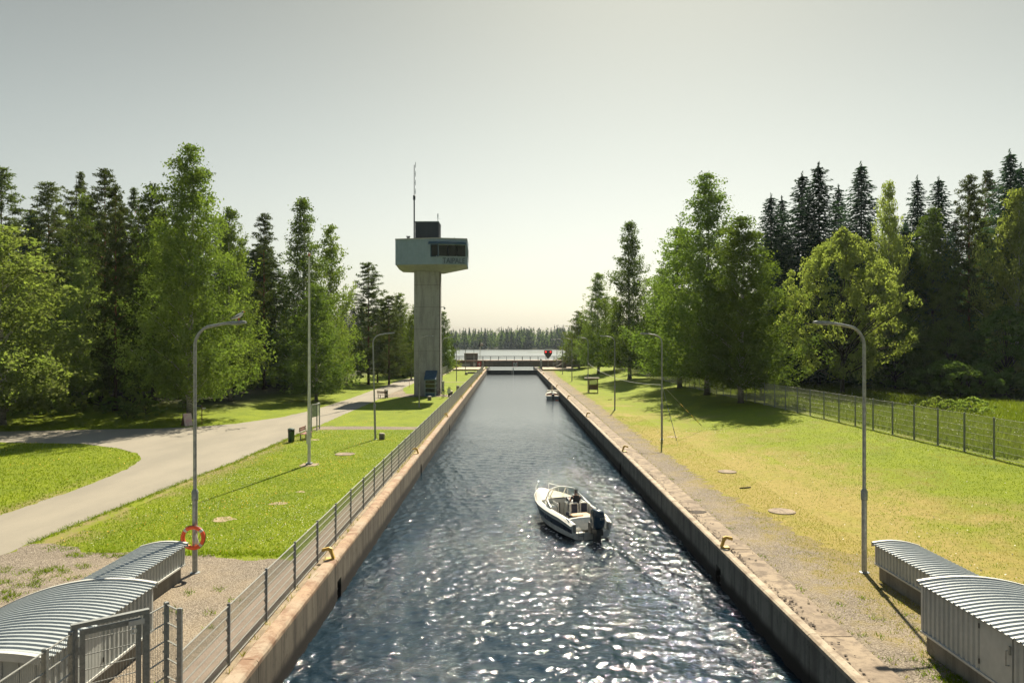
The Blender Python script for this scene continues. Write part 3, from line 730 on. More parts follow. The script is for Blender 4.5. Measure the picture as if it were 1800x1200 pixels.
# signal: red shield with two red lights
h = empty('traffic_signal', (10.35, 193.5, 0.42), 0, 'heart-shaped dark shield showing two red lights right of the bridge', 'traffic signal')
pts = []
for t in np.linspace(0, math.pi/2, 5): pts.append((.72+.36*math.sin(t), 0, 4.05+.36*math.cos(t)))
pts += [(1.02,0,3.45),(.55,0,2.75),(.2,0,2.25),(-.2,0,2.25),(-.55,0,2.75),(-1.02,0,3.45)]
for t in np.linspace(math.pi/2, 0, 5): pts.append((-.72-.36*math.sin(t), 0, 4.05+.36*math.cos(t)))
MB().extrude(pts, (0,.12,0)).build('shield', M['black'], h)
for s in (-.62, .62):
    l = MB(); l.tube([(s,-.06,3.95),(s,-.01,3.95)], .2, 14); l.build('lens', M['lens_red'], h)
    MB().torus((s,-.06,3.95), .27, .05, 'y', n=16, k=6).build('hood', M['black'], h)
MB().tube([(0,.06,0),(0,.06,2.6)], .07).build('pole', M['lamp_metal'], h)
# stair and handrails on the right platform
h = empty('stair_railing', (12.5, 190, .42), 0, 'sloping grey handrails of the stair between right platform and bridge', 'handrail')
for yy in (186.5, 190.5):
    b = MB(); b.tube([(8.9+2.4,yy,.42+1.05),(11.8,yy,.42+1.1),(14.5,yy,2.15+1.05),(17.5,yy,2.15+1.05)], .05, 6)
    for x in (11.4, 12.6, 13.8, 15.0, 16.2, 17.4): b.beam((x,yy,.42),(x,yy,.42+1.05+max(0,min(1.7,(x-11.8)*.64))),.07)
    b.build('handrail', M['galv'], h, world=True)
st = MB()
for q in range(9): st.box(11.9+q*.3, 11.9+q*.3+.3, 187.0, 190.0, .425, .6+q*.19)
st.build('steps', M['bridge_c'], h, world=True)
h = empty('control_post', (13.0, 178.2, 0), 0, 'dark post with small box at the right platform edge', 'post')
MB().tube([(0,0,0),(0,0,4.4)], .06).build('pole', M['black'], h); MB().box(-.15,.15,-.1,.1,4.1,4.7).build('box', M['black'], h)
# timber stack and shrubs on the right shore
h = empty('timber_stack', (17.2, 226, 1.3), R(8), 'untidy heap of pale cut timber on the shore beyond the bridge', 'timber stack')
for q in range(34):
    lv = random.choice((0,0,0,1,1,2)); x = random.uniform(-3.6+lv, 3.4-lv)
    mb = MB(); a = random.uniform(-.2,.2); mb.beam((x,-.3,.25+lv*.45),(x+2.4*math.cos(a),.4+random.uniform(-.4,.4),.35+lv*.45+math.sin(a)*.8),.34,.3); mb.build('timber', M['timber'], h)
o = MB().cbox(-.55,.55,-.4,.4,0,1.5,.04).build('gate_pillar', M['cap']); o.location = (21.5, 203, 0.9); tag(o, 'squat pale pillar at the right end of the bridge road', 'pillar')
o = tag(sheet('reed_island', [(14,560),(20,556),(34,556),(36,561),(30,566),(16,566)], -1.15, M['meadow'], 0.5, 2.0), kind='structure')
# ================================================================== FENCES
PANEL = {}
def mesh_panel_mesh(L, H, z0=0.06, hs=None, vstep=0.05, r=0.006, double=True):
    key = (round(L,2), round(H,2))
    if key in PANEL: return PANEL[key]
    b = MB(); hs = hs if hs is not None else np.linspace(z0+.02, H-.01, 7)
    for z in hs:
        b.beam((0.0,-.008,z),(L,-.008,z), .013, .016)
        if double: b.beam((0.0,.012,z),(L,.012,z), .010, .012)
    for x in np.arange(vstep, L-0.001, vstep):
        i = len(b.v); w = r/2
        b.v += [Vector(p) for p in ((x-w,-w,z0),(x+w,-w,z0),(x,w,z0),(x-w,-w,H),(x+w,-w,H),(x,w,H))]
        b.f += [(i,i+1,i+4,i+3),(i+1,i+2,i+5,i+4),(i+2,i,i+3,i+5)]
    me = bpy.data.meshes.new('mesh_panel'); me.from_pydata([tuple(v) for v in b.v], [], b.f); me.update(); PANEL[key] = me
    me.materials.append(M['galv_wire']); return me
def post_mesh(H, w=.06, key=None, m=None):
    k = ('post', round(H,2), w, key)
    if k in PANEL: return PANEL[k]
    b = MB(); b.cbox(-w/2,w/2,-w/2*.8,w/2*.8,0,H,.008); b.box(-w*1.1,w*1.1,-w,w,0,.015)
    for q in range(6): b.box(-w/2-.02,-w/2-.001,-.03,.03,.12+q*(H-.2)/5.4,.16+q*(H-.2)/5.4)
    me = bpy.data.meshes.new('post'); me.from_pydata([tuple(v) for v in b.v], [], b.f); me.update(); me.materials.append(m or M['post_blue']); PANEL[k] = me; return me
def fence(name, pts, H, lab, cat='fence', w=.06, gap=0.04, tall=None, m=None, steps=None):
    root = empty(name, (pts[0][0], pts[0][1], pts[0][2] if len(pts[0]) > 2 else 0), 0, lab, cat)
    for i, p in enumerate(pts):
        p = Vector((p[0], p[1], p[2] if len(p) > 2 else 0))
        o = bpy.data.objects.new('post', post_mesh(H+.04, w, m=m)); link(o, root); o.location = p-root.location
        if i+1 < len(pts):
            q = Vector((pts[i+1][0], pts[i+1][1], pts[i+1][2] if len(pts[i+1]) > 2 else 0)); d = q-p
            Lh = Vector((d.x, d.y)).length
            ang = math.atan2(d.y, d.x)
            o.rotation_euler = (0, 0, ang+math.pi/2 if abs(d.y) < abs(d.x) else ang-math.pi/2)
            me = mesh_panel_mesh(2.5 if abs(Lh-2.5) < .3 else Lh, H)
            L0 = 2.5 if abs(Lh-2.5) < .3 else Lh
            pn = bpy.data.objects.new('mesh_panel', me); link(pn, root)
            u = d.normalized(); yv = Vector((0,0,1)).cross(Vector((d.x,d.y,0)).normalized())
            Mx = Matrix(((d.x/L0, yv.x, 0, 0), (d.y/L0, yv.y, 0, 0), (d.z/L0, yv.z, 1, 0), (0, 0, 0, 1)))
            pn.matrix_local = Matrix.Translation(p-root.location) @ Mx
    return root
# canal-side fence on the left
pts = [(-6.12, y) for y in np.arange(16.2, 178.5, 2.5)]
fence('canal_fence', pts, 1.34, 'low grey mesh fence running along the left quay to the lock gate')
fence('corner_fence', [(-6.1,13.75),(-6.12,16.2)], 1.34, 'short low mesh fence joining the corner post to the quay fence')
# taller fence at lower left with its gate
fence('yard_fence', [(-6.6,13.52),(-6.5,14.08),(-6.1,13.75)], 2.12, 'narrow tall mesh fence panels right of the yard gate', m=M['galv'], w=.08)
fence('yard_fence', [(-7.5,4.5),(-7.5,7.0),(-7.5,9.5),(-7.5,12.0),(-7.5,12.72)], 2.1, 'tall mesh fence left of the yard gate beside the big grey housing', m=M['galv'], w=.08)
g = empty('yard_gate', (-7.5, 12.8, 0), math.atan2(.72, .9), 'galvanised mesh gate in the lower left corner of the view', 'gate')
W_ = 1.14
fr = MB(); fr.box(-.05,.05,-.05,.05,0,2.15); fr.build('gate_post', M['galv'], g)
fr = MB(); fr.box(W_-.05,W_+.05,-.05,.05,0,2.15); fr.build('gate_post', M['galv'], g)
fr = MB(); fr.box(-.05,W_+.05,-.05,.05,2.153,2.23); fr.build('lintel', M['galv'], g)
fr = MB(); fr.box(.085,.165,-.03,.03,.1,2.10).box(W_-.165,W_-.085,-.03,.03,.1,2.10).box(.166,W_-.166,-.029,.029,2.01,2.099).box(.166,W_-.166,-.029,.029,.101,.18)
gf = fr.build('gate_frame', M['galv'], g)
mb = MB()
for z in np.arange(.35, 2.0, .26): mb.beam((.166,0,z),(W_-.166,0,z),.014); 
for x in np.arange(.22, W_-.17, .05): mb.beam((x,.01,.18),(x,.01,2.01),.006)
mb.build('mesh_infill', M['galv_wire'], g)
MB().box(W_-.30,W_-.04,-.075,-.055,2.0,2.09).build('gate_sign', M['sheet_trim'], g)
MB().torus((W_-.22,-.07,1.9),.045,.014,'y',n=14,k=6).build('padlock', M['white_pole'], g)
for z in (.4,1.7): MB().tube([(.067,-.04,z),(.067,-.04,z+.12)],.018).build('hinge', M['lamp_metal'], g)
# right-hand fence on the rise
rp = []
Y = 36.0; 
def fx(Y): return 25.35 - 1.2*sstep(38, 95, Y)
while Y < 168: rp.append((fx(Y), Y, ground_z(fx(Y), Y))); Y += 2.5
fence('field_fence', rp, 2.12, 'long tall mesh fence between the right lawn and the meadow', w=.075)
# mesh fence by the lock platform
lp = [(-13.7, y) for y in np.arange(149, 179.5, 2.5)]
fence('lock_fence', lp, 1.7, 'mesh fence on a pale kerb running to the left lock platform')
tag(MB().box(-13.82,-13.58,148.5,179.5,-.2,.1).build('kerb', M['slab_c']), kind='structure')
fence('gate_guard_fence', [(-6.3,179.2,.42),(-6.3,181.7,.42),(-6.3,184.2,.42),(-6.3,186.7,.42)], 2.0, 'tall grey mesh guard at the left end of the lock gate', w=.12)
fence('gate_guard_fence', [(8.0,176.5,.03),(8.0,179,.42),(8.0,181.5,.42),(8.0,184,.42),(8.0,186.5,.42)], 2.3, 'tall grey mesh guard at the right end of the lock gate', w=.12)
fence('gate_guard_fence', [(13.9,194.3,.42),(16.2,194.3,.42)], 1.4, 'low mesh panel at the outer edge of right lock platform', w=.1)

# ================================================================== LAMP POSTS
def lamp_proto(s, lean=0.0):
    """s = +1 arm towards +X"""
    r = empty('street_lamp', (0,0,0))
    MB().tube([(0,0,0),(0,0,2.3)], .078, 12).build('lower_pole', M['lamp_metal'], r, True)
    MB().lathe([(.15,0),(.15,.02),(.09,.03)], 16).build('base_flange', M['post_blue'], r)
    MB().lathe([(.079,2.22),(.098,2.24),(.098,2.5),(.06,2.58)], 12).build('collar', M['galv'], r, True)
    pts = [(0,0,2.5),(0,0,6.9)]
    for t in np.linspace(0.12, 1, 8):
        a = t*R(84); pts.append((s*(.55-.55*math.cos(a)), 0, 6.95+.62*math.sin(a)))
    pts.append((s*.98,0,7.66))
    MB().tube(pts, [.055,.05]+[.045]*(len(pts)-2), 12).build('upper_pole', M['lamp_metal'], r, True)
    h = MB()
    secs = []
    for x, w, t0, t1 in ((.90,.035,-.03,.03),(1.0,.07,-.045,.05),(1.15,.10,-.05,.065),(1.45,.105,-.045,.06),(1.56,.08,-.03,.035)):
        z = 7.655+(x-.95)*.05
        secs.append([(s*x,-w,z+t0*.6),(s*x,-w*.7,z+t1),(s*x,w*.7,z+t1),(s*x,w,z+t0*.6),(s*x,w*.6,z+t0),(s*x,-w*.6,z+t0),(s*x,-w,z+t0*.6)])
    h.grid(secs); i = len(h.v); h.f.append(tuple(range(i-7,i-1))); h.f.append((5,4,3,2,1,0)); hd = h.build('lamp_head', M['lamp_metal'], r)
    MB().box(*sorted((s*1.12,s*1.44)),-.06,.06,7.605,7.612).build('diffuser', M['sign_white'], hd)
    return r
LL = [(-9.63,22.75,'galvanised street lamp holding the lifebuoy, left bank'),(-9.67,53.7,'leaning street lamp beside the stone bollard, between flagpole and tower'),
      (-9.7,80.3,'thin street lamp standing in front of the concrete tower shaft'),(-9.13,101.4,'street lamp just right of the tower shaft behind the bicycle'),
      (-9.35,132.6,'street lamp on the green lawn beyond the tower, before the lock platform'),(-9.2,157.8,'street lamp by the small concrete block near the lock platform'),
      (-9.0,192,'farthest left-bank street lamp, in front of the bridge hut')]
RL = [(10.94,22.7,'large street lamp next to the corrugated housings, right bank'),(11.1,53.5,'street lamp with guy wires on the right gravel path edge'),
      (11.05,76.9,'street lamp on the right lawn before the wooden shelter'),(11.15,103.7,'street lamp directly behind the small wooden shelter'),
      (11.3,131.9,'street lamp beyond the shelter on the right bank'),(11.6,159,'street lamp near the right lock platform'),(12.4,190,'farthest right-bank street lamp beside the stair railing')]
for s, lst, grp in ((1, LL, 'street lamps along the left bank'), (-1, RL, 'street lamps along the right bank')):
    p = lamp_proto(s)
    for i, (x, y, lab) in enumerate(lst):
        o = p if i == 0 else copy_tree(p)
        o.location = (x, y, ground_z(x, y)); tag(o, lab, 'street lamp', grp)
        if s == 1 and i == 1: o.rotation_euler = (0, R(-1.4), 0)
        if i > 0: o.rotation_euler.z += random.uniform(-.08,.08)
# lifebuoy on the first left lamp
h = empty('lifebuoy', (-9.63, 22.62, 1.12), 0, 'orange lifebuoy with white bands hanging on the street lamp', 'lifebuoy')
MB().torus((0,0,0), .315, .062, 'y', n=40, k=10).build('ring', M['orange'], h, True)
for a in (40,135,215,318):
    MB().torus((0,0,0), .315, .066, 'y', R(a-7), R(a+7), n=4, k=10).build('band', M['sign_white'], h, True)
MB().tube([(.38*math.cos(t),.03*math.sin(3*t),.38*math.sin(t)) for t in np.linspace(0,2*math.pi,30)],.008,5,False).build('grab_line', M['black'], h)
MB().extrude([(.09,.02,.12),(.16,.02,-.16),(.02,.02,-.2)],(0,.02,0)).build('line_bag', M['sign_white'], h)
# black-headed gull on that lamp's head
gx, gz = -9.63+1.33, 7.73
h = empty('gull', (gx, 22.75, gz), 0, 'small grey and white gull with dark head perched on the lamp head', 'bird')
def ellip(path, rr, n=12): return MB().tube(path, rr, n)
ellip([(-.20,0,.05),(-.14,0,.085),(-.06,0,.12),(.02,0,.155),(.08,0,.20),(.115,0,.245),(.135,0,.275),(.165,0,.285)], [.012,.032,.055,.066,.055,.036,.036,.012]).build('body', M['gullwhite'], h, True)
MB().tube([(.118,0,.262),(.14,0,.282),(.165,0,.284)],[.037,.039,.014],10).build('hood', M['hair'], h, True)
MB().tube([(.165,0,.283),(.215,0,.272)],[.012,.003],6).build('beak', M['orange'], h)
for s in (-1,1):
    MB().tube([(-.24,s*.018,.055),(-.12,s*.05,.10),(0,s*.062,.155),(.06,s*.05,.18)],[.006,.022,.03,.012],8).build('wing', M['gullgrey'], h, True)
    MB().tube([(.01,s*.025,.10),(.015,s*.028,.0)],.006,5).build('leg', M['orange'], h)
# hanging cable and guy wires, right bank
c1 = Vector((11.1,53.45,3.97)); c2 = Vector((11.15,103.6,4.07))
pts = [c1.lerp(c2,t)-Vector((0,0,1.3*4*t*(1-t)*.55)) for t in np.linspace(0,1,24)]
tag(MB().tube(pts,.016,5).build('hanging_cable', M['galv_wire']), 'pale cable sagging between two street lamps on the right bank', 'cable')
for (ex, ey, lab, mm) in ((15.6,58.8,'slanting guy wire with yellow and black sleeve, the one farther right','yellow'),(11.55,50.4,'steeper guy wire with pale marked sleeve beside the lamp','sign_white')):
    e = Vector((ex,ey,ground_z(ex,ey))); r = empty('guy_wire', e, 0, lab, 'guy wire')
    MB().tube([c1-e,Vector((0,0,0))],.008,5).build('wire', M['galv_wire'], r)
    for q in range(9):
        a = (c1-e)*(.08+q*.065); b_ = (c1-e)*(.08+q*.065+.062); MB().tube([a,b_],.022,6).build('sleeve', M[mm] if q%2 else M['black'], r)

# ================================================================== FLAGPOLE
h = empty('flagpole', (-11.5, 42.7, 0), 0, 'tall white flagpole without a flag on the left lawn', 'flagpole')
MB().tube([(0,0,.1),(0,0,4),(0,0,12.0)], [.095,.085,.045], 12).build('pole', M['white_pole'], h, True)
MB().box(-.16,.16,-.16,.16,-.05,.12).build('foot', M['lamp_metal'], h)
MB().lathe([(.02,11.98),(.06,12.02),(.085,12.09),(.06,12.16),(.01,12.2)],12).build('finial', simple('reddish_cap',(0.45,.16,.1)), h, True)
MB().tube([(-.11,-.02,1.5),(-.05,-.03,6),(-.04,-.02,11.9)], .006, 4).build('halyard', M['sign_white'], h)
MB().box(-.15,-.095,-.04,.04,1.2,2.0).build('cleat_box', M['white_pole'], h)
tag(MB().cbox(-11.95,-11.0,42.2,43.1,-.05,.03,.02).build('flagpole_slab', M['strip']), kind='structure')

# ================================================================== CORRUGATED HOUSINGS
def corr_roof(n_pitch, pitch, depth):
    out = []
    for k in range(n_pitch):
        u = k*pitch; out += [(u,0),(u+pitch*.50,0),(u+pitch*.62,depth),(u+pitch*.84,depth),(u+pitch*.96,0)]
    out.append((n_pitch*pitch,0)); return out
def corr(n_pitch, pitch, depth):
    """profile points (u, h) for trapezoid corrugation"""
    out = []
    for k in range(n_pitch):
        u = k*pitch; out += [(u,0),(u+pitch*.30,0),(u+pitch*.42,depth),(u+pitch*.80,depth),(u+pitch*.92,0)]
    out.append((n_pitch*pitch,0)); return out
def housing(side, big, x0, W, ya, yb, prof, lab, plinth_h, door=None):
    """x0: canal-side wall plane; s: direction away from the canal"""
    s = side; r = empty('pump_housing', (x0, (ya+yb)/2, 0), 0, lab, 'housing')
    L = yb-ya; ym = (ya+yb)/2
    MB().box(*sorted((x0+s*.05, x0+s*(W-.05))), ya+.05, yb-.05, -.3, plinth_h).build('plinth', M['plinth'], r, world=True)
    MB().box(*sorted((x0-s*.06, x0+s*.05)), ya-.02, yb+.02, plinth_h+.002, plinth_h+.05).build('drip_edge', M['sheet_trim'], r, world=True)
    def ztop(d): return prof(d)
    # corrugated canal-side wall
    pitch = .17; dy0, dy1 = (door if door else (None, None))
    def wall_piece(a, b_):
        n = max(1, int(round((b_-a)/pitch))); pp = corr(n, (b_-a)/n, .03)
        lo = [(x0-s*hh, a+u, plinth_h+.052) for u, hh in pp]; hi = [(x0-s*hh, a+u, ztop(0)-.02) for u, hh in pp]
        MB().grid([lo, hi] if s > 0 else [hi, lo]).build('wall_sheet', M['sheet'], r, world=True)
    if door:
        wall_piece(ya+.06, dy0); wall_piece(dy1, yb-.03)
        d = MB().box(*sorted((x0-s*.035, x0+s*.01)), dy0+.012, dy1-.012, plinth_h+.06, ztop(0)-.03).build('door', M['sheet'], r, world=True)
        d['label'] = 'flat grey door in the corrugated wall'
        hy = dy0+.09 if s > 0 else dy0+.09
        MB().tube([(x0-s*.04,hy,ztop(0)-.62),(x0-s*.10,hy,ztop(0)-.62),(x0-s*.10,hy,ztop(0)-.34),(x0-s*.04,hy,ztop(0)-.34)],.012,6).build('handle', M['lamp_metal'], d if False else r, world=True)
        MB().box(*sorted((x0-s*.07,x0-s*.037)),hy-.06,hy-.01,ztop(0)-.40,ztop(0)-.24).build('lock', M['lamp_metal'], r, world=True)
        for zz in (plinth_h+.2, ztop(0)-.25): MB().tube([(x0-s*.05,dy1-.005,zz),(x0-s*.05,dy1-.005,zz+.1)],.012,6).build('hinge', M['black'], r, world=True)
    else: wall_piece(ya+.06, yb-.03)
    # corner trims
    for yy in (ya+.02, yb-.02):
        MB().box(*sorted((x0-s*.045, x0+s*.04)), yy-.035, yy+.035, plinth_h+.055, ztop(0)-.03).build('corner_trim', M['sheet_trim'], r, world=True)
    # gable sheets
    for yy in (ya+.06, yb-.06):
        ds = np.linspace(.03, W-.05, 24); lo = [(x0+s*d, yy, plinth_h-.0) for d in ds]; hi = [(x0+s*d, yy, ztop(d)-.03) for d in ds]
        MB().grid([lo, hi]).build('gable_sheet', M['sheet'], r, world=True)
        ribs = MB()
        for d in np.arange(.15, W-.1, .3): ribs.box(*sorted((x0+s*d, x0+s*(d+.05))), *sorted((yy, yy+(-.02 if yy < ym else .02))), plinth_h+.01, ztop(d)-.05)
        ribs.build('gable_ribs', M['sheet'], r, world=True)
    # corrugated curved roof, ribs running across
    n = int(round((L+.1)/pitch)); pp = corr_roof(n, (L+.1)/n, .032); ds = np.linspace(-.12, W, 26)
    rows = []
    for u, hh in pp:
        rows.append([(x0+s*d, ya-.05+u, prof(max(d,-.12))+hh) for d in ds])
    rf = MB().grid(rows if s > 0 else [q[::-1] for q in rows]).build('roof_sheet', M['sheet_roof'], r, world=True)
    rows2 = [[(p[0], p[1], p[2]-.012) for p in q] for q in rows]
    MB().grid([q[::-1] for q in rows2] if s > 0 else rows2).build('roof_underside', M['sheet'], r, world=True)
    # pale verge trims following the arch
    for yy, dd in ((yb+.05, .07), (ya-.05, -.07)):
        a = [(x0+s*d, yy-dd, prof(d)+.045) for d in ds]; b_ = [(x0+s*d, yy+dd*.5, prof(d)+.045) for d in ds]; c_ = [(x0+s*d, yy+dd*.5, prof(d)-.10) for d in ds]
        MB().grid([a, b_, c_]).build('verge_trim', M['sheet_trim'], r, world=True)
    return r
bigp = lambda d: 1.56-.10*(d-.9)**2 + (0 if d >= 0 else 0)
smallp = lambda d: 1.06+.10*math.sin(math.pi*min(1,max(0,(d+.1)/1.45)))-.08*max(0,d)
bigr = lambda d: 1.68-.10*(d-.9)**2
housing(-1, True, -8.3, 4.0, 13.2, 17.2, bigp, 'large grey corrugated housing with arched roof, lower left corner', .38, (14.15,15.1))
housing(-1, False, -9.68, 1.3, 17.3, 22.05, smallp, 'small low corrugated housing behind the large one, left bank', .44)
housing(1, True, 9.5, 4.0, 12.4, 16.9, bigr, 'large grey corrugated housing with flat door, lower right corner', .44, (13.85,14.82))
housing(1, False, 11.0, 1.3, 17.0, 22.05, smallp, 'small low corrugated housing beside the right street lamp', .44)

# ================================================================== TOWER
t = empty('control_tower', (-10.8, 98.8, 0), 0, 'concrete control tower with pale blue cabin and mast, left of the canal', 'control tower')
TX0, TX1, TY0, TY1 = -12.42, -9.1, 97.2, 100.2
b = MB().box(TX0, TX1, TY0, TY1, -.3, 17.0); sh = b.build('shaft', M['tower_c'], t, world=True)
jb = MB()
for z in np.arange(2.9, 17, 2.9): jb.box(TX0-.004, TX1+.004, TY0-.006, TY1+.006, z, z+.03)
jb.build('formwork_joints', M['bridge_c'], sh, world=True)
MB().box(TX1+.003,TX1+.12,TY0+.2,TY0+.35,0,17).build('cable_duct', M['stone'], t, world=True)
# cabin: slightly bent front with vertical ribs
CZ0, CZ1 = 16.93, 20.2
A = Vector((-14.5,95.2,0)); B = Vector((-9.1,94.2,0)); C = Vector((-5.4,94.9,0)); D = Vector((-5.55,100.6,0)); E = Vector((-14.4,102.2,0))
# inner body set back behind the cladding
body = MB(); pl = [A,B,C,D,E]; cen = sum(pl, Vector())/5
ins = [p.lerp(cen, .02) for p in pl]
body.extrude([(p.x,p.y,CZ0+.02) for p in ins], (0,0,CZ1-CZ0-.04)); body.build('cabin_body', M['cabin'], t, world=True)
def clad(P, Q, z0, z1, name='cladding_panel'):
    d = (Q-P); L = d.length; d.normalize(); nrm = Vector((d.y,-d.x,0)); n = max(2, int(L/.2)); pp = corr(n, L/n, .075)
    lo = [P+d*u+nrm*(hh) for u, hh in pp]; g1 = [(p.x,p.y,z0) for p in lo]; g2 = [(p.x,p.y,z1) for p in lo]
    return MB().grid([g1, g2]).build(name, M['cabin'], t, world=True)
wx = lambda px, Yq: (px-894)*Yq/F
# window run occupies the right 2/3 of B side: from px 757 to 819
def on_front(px):
    # point on the polyline A-B-C seen at photo column px
    k = (px-894)/F
    for P, Q in ((A,B),(B,C)):
        # P + s(Q-P): x = k*y
        den = (Q.x-P.x)-k*(Q.y-P.y); s_ = (k*P.y-P.x)/den
        if -0.001 <= s_ <= 1.001: return P.lerp(Q, s_)
    return C
W0 = on_front(757.5); W1 = on_front(819)
WZ0, WZ1 = CAM_H+(600-451)*94.3/F, CAM_H+(600-430)*94.3/F
clad(A, W0, CZ0, CZ1); 
if W0.x < B.x: segs = [(W0,B),(B,W1)]
else: segs = [(W0,W1)]
for P, Q in segs: clad(P, Q, CZ0, WZ0); clad(P, Q, WZ1, CZ1)
clad(W1, C, CZ0, CZ1); clad(C, D, CZ0, WZ0); clad(C, D, WZ1, CZ1); clad(D, E, CZ0, CZ1); clad(E, A, CZ0, CZ1)
# front windows: frame with four panes (pale blue frames)
cols = [757.5, 770.5, 787, 803, 819]
for i in range(4):
    P, Q = on_front(cols[i]), on_front(cols[i+1]); d = (Q-P).normalized(); nrm = Vector((d.y,-d.x,0))
    w = MB()
    for (a_, b_) in (((P, WZ0),(P, WZ1)), ((Q, WZ0),(Q, WZ1)), ((P, WZ0),(Q, WZ0)), ((P, WZ1),(Q, WZ1))):
        p0 = a_[0]+nrm*.06; p1 = b_[0]+nrm*.06; w.beam((p0.x,p0.y,a_[1]),(p1.x,p1.y,b_[1]),.11)
    wo_ = w.build('window', M['blue'] if i == 0 else M['palefr'], t, world=True)
    p0, p1 = P-nrm*.03, Q-nrm*.03; u0, u1 = P+nrm*.10, Q+nrm*.10
    MB().quad((p0.x,p0.y,WZ0),(p1.x,p1.y,WZ0),(u1.x,u1.y,WZ1),(u0.x,u0.y,WZ1)).build('pane', M['glass'], wo_, world=True)
# side window to the right
w = MB(); P, Q = C.lerp(D,.1), C.lerp(D,.9)
for (a_, b_) in (((P, WZ0),(P, WZ1)), ((Q, WZ0),(Q, WZ1)), ((P, WZ0),(Q, WZ0)), ((P, WZ1),(Q, WZ1)),((P.lerp(Q,.5),WZ0),(P.lerp(Q,.5),WZ1))): w.beam((a_[0].x+.06,a_[0].y,a_[1]),(b_[0].x+.06,b_[0].y,b_[1]),.12)
wo_ = w.build('window', M['palefr'], t, world=True); MB().quad((P.x+.03,P.y,WZ0),(Q.x+.03,Q.y,WZ0),(Q.x+.03,Q.y,WZ1),(P.x+.03,P.y,WZ1)).build('pane', M['glass'], wo_, world=True)
# awning above the windows
P, Q = on_front(753.5), on_front(819.5)
aw = MB()
for (p, q) in (((P, B) , (B, Q)) if P.x < B.x else ((P, Q),)):
    aw.extrude([(p.x,p.y+.0,WZ1+.42),(p.x,p.y-.42,WZ1+.30),(p.x,p.y-.45,WZ1+.03),(p.x,p.y-.05,WZ1+.06)], (q.x-p.x,q.y-p.y,0))
aw.build('awning', M['blue'], t, world=True)
# sill
P, Q = W0, W1
sl = MB()
for (p, q) in (((P, B) , (B, Q)) if P.x < B.x else ((P, Q),)): sl.beam((p.x,p.y-.08,WZ0-.09),(q.x,q.y-.08,WZ0-.09),.16,.07)
sl.build('window_sill', M['palefr'], t, world=True)
# soffit: tapered underside
so_ = MB(); Z = CZ0; z2 = 16.25
T = [Vector((TX0-1.9,97.0,0)),Vector((TX1-.2,96.9,0)),Vector((TX1+.25,97.1,0)),Vector((TX1+.3,100.4,0)),Vector((TX0-1.9,100.6,0))]
top = [(p.x,p.y,Z-.003) for p in pl]; bot = [(T[0].x,T[0].y,CZ0-.02-.42),(T[1].x,T[1].y,z2+.02),(T[2].x,T[2].y,z2),(T[3].x,T[3].y,z2),(T[4].x,T[4].y,CZ0-.44)]
so_.v += [Vector(p) for p in top+bot]; so_.f += [(k,(k+1)%5,5+(k+1)%5,5+k)[::-1] for k in range(5)]+[(5,6,7,8,9)[::-1],(0,1,2,3,4)]
so_.build('soffit', M['soffit'], t, world=True)
rim = MB()
for k in range(5):
    p, q = pl[k], pl[(k+1)%5]; rim.beam((p.x,p.y-.03,CZ1+.03),(q.x,q.y-.03,CZ1+.03),.2,.12)
rim.build('roof_edge', M['sheet_trim'], t, world=True)
MB().extrude([(p.x,p.y,CZ1-.02) for p in ins],(0,0,.05)).build('roof', M['darkclad'], t, world=True)
# penthouse
pz = CAM_H+(600-389.5)*96.6/F
ph = MB().box(-12.25,-9.2,97.0,100.0,CZ1+.03,pz).build('penthouse', M['darkclad'], t, world=True)
rb = MB()
for x in np.arange(-12.2,-9.2,.17): rb.box(x,x+.06,96.955,96.998,CZ1+.05,pz-.03)
for y in np.arange(97.05,99.95,.17): rb.box(-9.198,-9.155,y,y+.06,CZ1+.05,pz-.03)
rb.build('cladding_ribs', M['darkclad'], ph, world=True)
MB().box(-12.32,-9.13,96.9,100.1,pz+.002,pz+.09).build('penthouse_roof', M['palefr'], t, world=True)
# mast with four dipoles
mx = (728.2-894)*96.8/F
b = MB(); b.tube([(mx,96.8,CZ1-.2),(mx,96.8,CAM_H+(600-348)*96.8/F)],.09,8); b.tube([(mx,96.8,CAM_H+(600-348)*96.8/F),(mx,96.8,CAM_H+(600-291)*96.8/F)],.05,6)
b.lathe([(.09,0),(.16,.05),(.16,.6),(.06,.65)],8,(mx,96.8,CAM_H+(600-348)*96.8/F-.3)); ms = b.build('mast', M['darkclad'], t, world=True)
for py in (290.5,306,321.5,337):
    zc = CAM_H+(600-py)*96.8/F; d = MB(); d.tube([(mx,96.8,zc),(mx+.16,96.8,zc)],.025,5); d.tube([(mx+.17,96.8,zc-.37),(mx+.17,96.8,zc+.37)],.035,6); d.build('dipole', M['palefr'], ms, world=True)
b = MB(); ax = (769.5-894)*97/F; b.tube([(ax,97.2,pz),(ax,97.2,pz+1.15)],.04,6); b.tube([(ax,97.2,pz+.6),(ax,97.2,pz+1.1)],.07,6); b.beam((ax-.15,97.2,pz+.55),(ax+.3,97.2,pz+.45),.03); b.build('antenna', M['palefr'], t, world=True)
b = MB(); vx = (717.5-894)*96/F; b.box(vx-.17,vx+.17,96,96.35,CZ1+.08,CZ1+.42); b.box(vx-.24,vx+.24,95.93,96.42,CZ1+.46,CZ1+.56); b.build('roof_vent', M['lamp_metal'], t, world=True)
b = MB(); vx = (725-894)*96/F; b.box(vx-.11,vx+.11,96,96.2,CZ1+.08,CZ1+.27); b.build('roof_vent', M['darkclad'], t, world=True)
b = MB(); vx = (798.5-894)*96/F; b.tube([(vx,96,CZ1),(vx,96,CZ1+.4)],.03,6); b.beam((vx,96,CZ1+.2),(vx+.65,96,CZ1+.25),.04); b.build('wind_vane', M['darkclad'], t, world=True)
